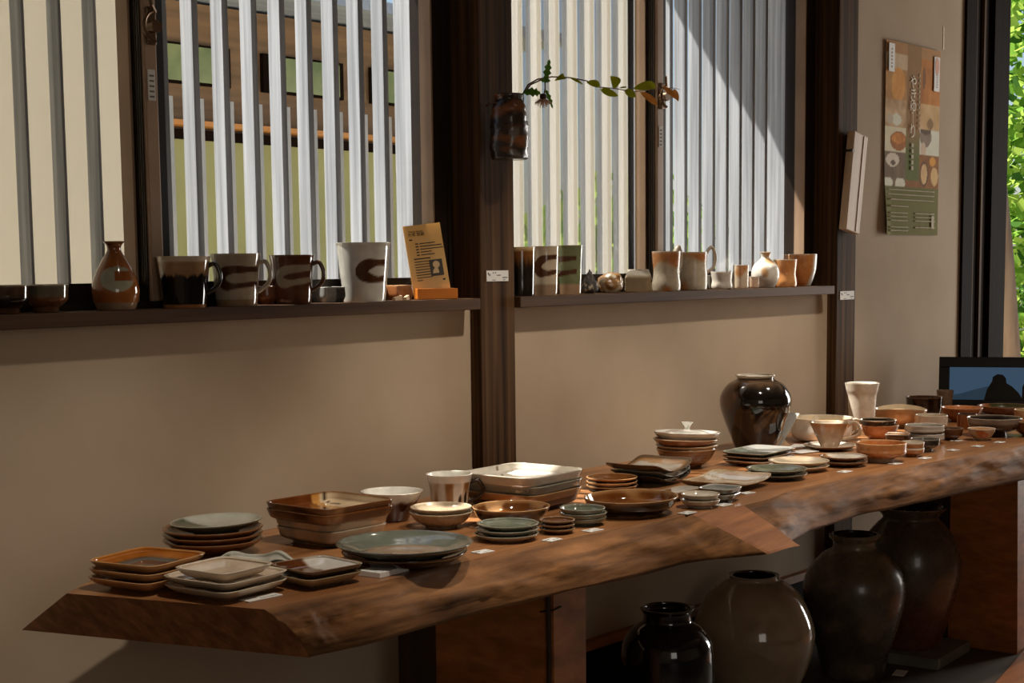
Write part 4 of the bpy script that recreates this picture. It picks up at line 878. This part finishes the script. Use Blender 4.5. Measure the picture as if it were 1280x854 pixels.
def leaf(b, base, tip, wd, nrm, mi=0, bend=.1, jag=0):
    base, tip = Vector(base), Vector(tip); ax_ = tip - base; L = ax_.length; ax_.normalize(); sd = ax_.cross(Vector(nrm)).normalized(); up = sd.cross(ax_)
    n_ = 9; V = []; F = []
    for i in range(n_):
        t_ = i / (n_ - 1); hw = wd * math.sin(PI * t_ ** .8) ** .8 if 0 < t_ < 1 else 0
        if jag and i % 2: hw *= 1 + jag
        elif jag: hw *= 1 - jag * .6
        mid = base + ax_ * (L * t_) + up * (bend * L * math.sin(PI * t_))
        V += [mid - sd * hw + up * hw * .25, mid, mid + sd * hw + up * hw * .25]
    for i in range(n_ - 1):
        k = i * 3; F += [(k, k + 1, k + 4, k + 3), (k + 1, k + 2, k + 5, k + 4)]
    b.add(V, F, mi=mi)
def leafobj(name, m, parent, org, *a, **k):
    b = MB(); leaf(b, *a, **k); b.v = [tuple(Vector(v) - org) for v in b.v]; return b.build(name, m, parent, True)
org = P3(655, 119, vy); Yf = -.085
NR = (-.76, -.64, .1)
r = empty('leafy_branch', org); tag(r, 'arching branch with green and bronze leaves in the hanging vase', 'branch')
st = [P3(x, y, Yf + dy) for x, y, dy in ((654, 140, .005), (654, 117, 0), (660, 106, 0), (672, 99, -.01), (690, 96, -.02), (712, 97, -.02), (733, 101, -.025), (750, 109, -.03), (772, 111, -.03), (790, 115, -.03), (806, 113, -.03), (822, 110, -.03), (842, 110, -.03), (850, 112, -.03))]
b = MB(); b.tube([p - org for p in st], [.0022, .002, .0018, .0016, .0015, .0014, .0014, .0013, .0012, .0011, .001, .001, .0008, .0005], 7); b.build('stem', stem_m, r, True)
for (x0, y0, x1, y1, wd, mt, bd) in ((706, 97, 693, 101, .007, leaf_olive, .2), (712, 97, 729, 106, .003, leaf_olive, .1), (733, 103, 750, 108, .008, leaf_olive, .2), (750, 112, 773, 120, .0085, leaf_olive, .0), (772, 108, 763, 95, .013, leaf_olive, .1), (774, 110, 784, 109, .002, leaf_olive, .1),
                                    (780, 113, 795, 121, .009, leaf_olive, .05), (791, 111, 820, 109, .0105, leaf_olive, .2), (800, 115, 822, 132, .008, leaf_bronze, .1), (828, 108, 845, 124, .0065, leaf_bronze, .15), (842, 111, 848, 127, .006, leaf_bronze, .1)):
    leafobj('leaf', mt, r, org, P3(x0, y0, Yf - .028), P3(x1, y1, Yf - .034), wd, NR, bend=bd)
org2 = P3(653, 119, vy + .006)
r = empty('thistle', org2); tag(r, 'thistle with a drooping pinkish flower head in the hanging vase', 'flower')
st = [P3(x, y, Yf + dy) for x, y, dy in ((652, 140, .012), (654, 117, .01), (663, 106, .0), (676, 100, -.01), (681, 101, -.02), (681.5, 110, -.025), (680, 119, -.027))]
b = MB(); b.tube([p - org2 for p in st], [.0022, .002, .0018, .0016, .0015, .0015, .0014], 7); b.build('stem', stem_m, r, True)
for (x0, y0, x1, y1, wd) in ((682, 101, 687, 74, .0065), (654, 116, 676, 117, .0075), (682, 112, 691, 136, .004), (656, 116, 664, 111, .003), (676, 101, 688, 101, .005)):
    leafobj('leaf', leaf_thistle, r, org2, P3(x0, y0, Yf - .02), P3(x1, y1, Yf - .03), wd, NR, bend=.15, jag=.45)
hc = P3(679, 121, Yf - .027) - org2
hd = surf('calyx', catmull([(.002, -.008), (.006, -.005), (.0075, 0), (.006, .005), (.002, .007)], 4), rr((70, 50, 40)), MATTE, r, None, 20, rim_w=0); hd.location = hc
b = MB(); rnd = random.Random(5)
for _ in range(90):
    a = rnd.uniform(0, 2 * PI); q = rnd.uniform(.2, 1); p0 = hc + Vector((.004 * math.cos(a) * q, .004 * math.sin(a) * q, -.004)); p1 = hc + Vector((.021 * math.cos(a) * q, .021 * math.sin(a) * q, -.012 - .012 * (1 - q) + rnd.uniform(-.004, .004)))
    b.tube([p0, p1], [.0008, .0004], 4)
b.build('petals', mat_plain('thistle_pink', (188, 150, 134), .7, c2=(206, 172, 152)), r)

# ------------------------------------------------------------------ name cards, hanging board, poster
for px0, px1, py0, py1, lb in ((608, 635, 338, 352, 'small white name card pinned to the left post'), (1050, 1067.5, 363.5, 375, 'small white name card pinned to the right post')):
    a0 = aty(px0, py1, -.031); a1 = aty(px1, py0, -.031)
    r = empty('name_card', (a0[0], -.0308, a0[1])); tag(r, lb, 'name card', 'name cards on the posts')
    w_, h_ = a1[0] - a0[0], abs(a1[1] - a0[1])
    h_ = max(h_, .020)
    box('card', 0, w_, -.0012, .0004, 0, h_, paper, r)
    b = MB()
    for (u0, u1, v0, v1) in ((.06, .10, .62, .82), (.12, .16, .50, .70), (.28, .32, .74, .84), (.38, .42, .74, .84), (.46, .64, .52, .60), (.72, .95, .30, .38), (.25, .40, .10, .15), (.75, .85, .10, .15)): b.box(w_ * u0, w_ * u1, -.0016, -.0012, h_ * v0, h_ * v1)
    b.build('print', dark_ink, r)
q = aty(1071, 168, -.045); q2 = aty(1060, 290, -.045)
r = empty('hanging_board', (q[0], -.05, q[1])); tag(r, 'narrow pale wooden board hanging on the right post', 'board')
ang = -math.atan2(q2[0] - q[0], q[1] - q2[1])
L = math.hypot(q2[0] - q[0], q[1] - q2[1])
bo = MB(); bo.box(-.046, .040, -.012, .012, -L, 0, bev=.003); o = bo.build('plank', pale_wood, r); o.rotation_euler.y = ang
bo = MB(); bo.box(.012, .018, -.014, -.011, -L + .004, -.004); o = bo.build('groove', mat_plain('pale_edge', (206, 176, 144), .5), r); o.rotation_euler.y = ang
b = MB(); b.tube([(-.052, .02, -.05), (-.052, -.012, -.05)], .005, 10); b.build('nail', alu, r)
# poster
p0 = aty(1102, 293, 0); p1 = aty(1175, 62, 0); PX, PZ = 4.508, 1.204; PW, PH = .395, .594
r = empty('poster', (PX, -.004, PZ)); tag(r, 'tall event poster with food photos and green foot on wall', 'poster')
NXp, NZp = 90, 140
def pcol(u, v):
    # u right, v up (0..1): blocks of food photographs above, green panel with lines of print below
    n1 = nz(u, v * 1.5, 0, 7) * .5 + nz(u, v * 1.5, 3, 18) * .3
    def el(cu, cv, ru, rv): return math.hypot((u - cu) / ru, (v - cv) / rv)
    if v < .255: return (84, 88, 48)
    if .37 < u < .63 and v > .29: return mix((124, 96, 66), (74, 88, 50), sm(.58, .40, v + n1 * .06))
    if v > .94: return (150, 112, 76)
    if u < .37:
        c = mix((170, 126, 80), (142, 104, 66), .5 + n1)
        if v > .70:
            if v > .86: c = mix((196, 182, 156), (160, 140, 110), .5 + n1)
            if el(.22, .78, .12, .09) < 1: c = mix((206, 150, 84), (176, 120, 62), .5 + n1)
        elif v > .56:
            c = mix((190, 166, 136), (140, 110, 80), .5 + n1 * 1.4)
            if el(.2, .60, .09, .03) < 1: c = (204, 196, 182)
            if el(.08, .60, .06, .025) < 1: c = (170, 160, 146)
        elif v > .43:
            c = (206, 190, 166)
            if el(.24, .49, .15, .05) < 1: c = mix((150, 96, 54), (120, 72, 40), .5 + n1)
            if el(.24, .505, .12, .028) < 1: c = mix((206, 140, 70), (150, 90, 44), .5 + n1 * 1.5)
        else:
            c = mix((110, 98, 86), (76, 66, 56), .5 + n1)
            if el(.14, .39, .12, .035) < 1: c = (190, 184, 172)
            if el(.15, .375, .05, .012) < 1: c = (80, 72, 64)
            if el(.06, .27, .09, .03) < 1 or el(.28, .27, .09, .03) < 1: c = (206, 198, 184)
        return c
    if v > .70:
        c = mix((184, 122, 62), (140, 86, 46), .5 + n1 - (u - .8) * .6)
        if el(.68, .84, .035, .06) < 1: c = (110, 76, 54)
        return c
    if v > .57:
        c = mix((196, 170, 130), (166, 132, 92), .5 + n1)
        if el(.82, .60, .06, .03) < 1: c = (120, 96, 70)
        return c
    if v > .43:
        c = (206, 198, 186)
        if el(.74, .53, .11, .055) < 1: c = mix((130, 120, 112), (96, 86, 80), .5 + n1)
        if el(.74, .56, .10, .018) < 1: c = (78, 66, 58)
        if el(.70, .46, .05, .04) < 1: c = (186, 168, 150)
        return c
    c = mix((140, 92, 54), (100, 66, 42), .5 + n1)
    if el(.72, .33, .085, .07) < 1: c = (84, 62, 46)
    if el(.72, .33, .06, .055) < 1: c = mix((206, 180, 140), (176, 140, 96), .5 + n1)
    if el(.92, .32, .07, .05) < 1: c = (190, 160, 112)
    if el(.88, .40, .06, .025) < 1: c = (206, 136, 62)
    return c
V = []; Cc = []; F = []
for i in range(NZp + 1):
    for j in range(NXp + 1):
        u, v = j / NXp, i / NZp
        yb_ = -.002 - .012 * max(0, .12 - u) / .12 * sm(.35, .0, v) - .006 * math.sin(PI * u) * sm(.5, 1, v) * .5
        V.append((u * PW, yb_, v * PH)); Cc.append(tuple(min(235, q * 1.28) for q in mix(pcol(u, v), (150, 124, 96), .22)))
for i in range(NZp):
    for j in range(NXp): k = i * (NXp + 1) + j; F.append((k, k + 1, k + NXp + 2, k + NXp + 1))
obj('sheet', V, F, PAINT, r, True, Cc)
for (u0, u1, v0, v1) in ((.03, .13, .84, .985), (.86, .965, .78, .965)): box('corner_label', u0 * PW, u1 * PW, -.0068, -.0055, v0 * PH, v1 * PH, paper, r)
cream_ink = mat_plain('cream_ink', (190, 178, 146), .8)
title_ink = mat_plain('title_ink', (238, 228, 208), .8)
b = MB()
for k, (cu_, cv_, rx_, rz_) in enumerate(((.912, .915, .014, .028), )):
    poly(b, [(cu_ * PW + rx_ * math.cos(t_ * PI / 10), cv_ * PH + rz_ * math.sin(t_ * PI / 10)) for t_ in range(20)], -.0068)
b.build('emblem', mat_plain('orange_ink', (196, 112, 50), .6), r)
b = MB()
for k in range(9): b.box(.905 * PW, .93 * PW, -.0072, -.0068, (.80 + k * .009) * PH, (.805 + k * .009) * PH)
for k in range(6): b.box(.07 * PW, .09 * PW, -.0072, -.0068, (.86 + k * .018) * PH, (.87 + k * .018) * PH)
b.build('label_print', mat_plain('brown_ink', (150, 120, 90), .6), r)
for k, ch in enumerate('やきゆーり'):
    text('｜' if ch == 'ー' else ch,   .050, title_ink, r, (.475 * PW, -.0066, (.80 - k * .064) * PH), (PI / 2, 0, 0), 'title')
b = MB()
for k in range(11): b.box(.585 * PW, .60 * PW, -.0064, -.0058, (.56 + k * .028) * PH, (.575 + k * .028) * PH)
b.build('side_caption', cream_ink, r); b = MB()
for k in range(5): b.box(.46 * PW, .495 * PW, -.0064, -.0058, (.345 + k * .03) * PH, (.365 + k * .03) * PH)
b.build('place_caption', cream_ink, r); b = MB()
rnd = random.Random(3); bR = MB()
for v_, segs in ((.236, 1), (.212, 1), (.185, 1), (.15, 1), (.115, 2), (.095, 2), (.075, 2), (.04, 2), (.022, 1)):
    if v_ == .15: b.build('body_print', cream_ink, r); b = MB()
    for s0 in ((.05,) if segs == 1 else (.05, .55)):
        tgt = b if s0 == .05 else bR
        u_ = s0; end = s0 + (.85 if segs == 1 and v_ > .16 else .36)
        while u_ < end:
            wch = rnd.uniform(.008, .02); tgt.box(u_ * PW, (u_ + wch) * PW, -.0165 if u_ < .12 and v_ < .2 else -.0062, -.003, (v_ - .0035) * PH, (v_ + .0025) * PH); u_ += wch + rnd.uniform(.004, .01)
box('footer_mark', .86 * PW, .905 * PW, -.006, -.003, .035 * PH, .105 * PH, cream_ink, r)
b.build('fine_print', cream_ink, r); bR.build('fine_print', cream_ink, r)
q = aty(1180, 33, 0); q2 = aty(1179, 62, 0)
tag(box('tape_strip', q2[0] - .004, q2[0] + .004, -.0012, 0, q2[1], q[1], pale_wood), 'thin beige strip of tape on the wall above the poster', 'tape')

# ------------------------------------------------------------------ jars under the table
def jar(name, label, x, y, outer, colf, m, z=0, th=.01):
    o = surf(name, p_lathe(outer, th, .02, 6), colf, m, None, None, 96); put(o, x, y, z); return tag(o, label, 'jar')
k = .00205
jar('round_jar', 'large round beige jar under the table', 3.385, -.212, [(.07, 0), (.078, .004), (.125, .075), (.152, .165), (.148, .22), (.118, .285), (.080, .318), (.064, .326), (.062, .334), (.064, .338)], rr(lambda p: mix((150, 128, 102), (164, 142, 114), .5 + nz(p['x'], p['y'], p['z'], 9)), (40, 32, 26), (120, 100, 80), 8), GLOSS)
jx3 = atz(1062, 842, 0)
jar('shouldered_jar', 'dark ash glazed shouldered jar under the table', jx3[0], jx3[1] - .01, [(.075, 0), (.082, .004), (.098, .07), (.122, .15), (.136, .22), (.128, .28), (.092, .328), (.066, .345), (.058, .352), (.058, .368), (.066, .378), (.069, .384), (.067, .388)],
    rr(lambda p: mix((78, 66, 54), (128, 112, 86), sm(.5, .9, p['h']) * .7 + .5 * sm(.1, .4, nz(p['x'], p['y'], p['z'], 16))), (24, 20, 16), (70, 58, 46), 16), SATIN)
jx4 = atz(1146, 805, .031)
jar('tall_jar', 'dark brown jar on a grey board under the table', jx4[0] - .012, jx4[1] + .02, [(.082, 0), (.088, .004), (.112, .08), (.136, .17), (.143, .235), (.128, .30), (.094, .345), (.078, .362), (.080, .372), (.098, .392), (.101, .397)],
    rr(lambda p: mix((98, 58, 38), (84, 70, 56), sm(.25, .5, p['h'])), (26, 20, 16), (70, 56, 44), 10), SATIN, .033)
o = box('grey_board', -.13, .13, -.135, .135, 0, .0305, stone_grey, bev=.002); put(o, jx4[0] - .012, jx4[1] + .02 - .0, 0, math.radians(4)); tag(o, 'flat grey board carrying the dark brown jar', 'board')
jar('squat_jar', 'black glazed squat jar left of the beige jar', aty(834, 800, -.36)[0], -.36, [(.070, 0), (.076, .004), (.090, .08), (.099, .17), (.101, .25), (.096, .305), (.078, .335), (.060, .348), (.053, .355), (.053, .372), (.058, .379), (.059, .383)], rr((26, 22, 20), (10, 9, 8), (52, 46, 40), 8), GLOSS)
o = surf('floor_bowl', p_bowl(.07, .12, .5, .006, .01, .8), rr((22, 19, 17), (16, 14, 12), (60, 54, 48)), GLOSS); qx = aty(742, 830, -.22); put(o, qx[0], -.22, 0); tag(o, 'black bowl partly hidden by the left table leg', 'bowl')
x, y = atz(1125, 842, 0); tag(put(box('floor_card', -.03, .03, -.016, .016, 0, .0015, paper), x, y, .0005, .25), 'small white card lying on the floor by jars', 'price card')
board_m = mat_plain('sunlit_tone_boards', (150, 92, 52), .5, c2=(176, 112, 66), scale=(3, 30, 3))  # wooden boards with the sunlit corner put into their lighter brown
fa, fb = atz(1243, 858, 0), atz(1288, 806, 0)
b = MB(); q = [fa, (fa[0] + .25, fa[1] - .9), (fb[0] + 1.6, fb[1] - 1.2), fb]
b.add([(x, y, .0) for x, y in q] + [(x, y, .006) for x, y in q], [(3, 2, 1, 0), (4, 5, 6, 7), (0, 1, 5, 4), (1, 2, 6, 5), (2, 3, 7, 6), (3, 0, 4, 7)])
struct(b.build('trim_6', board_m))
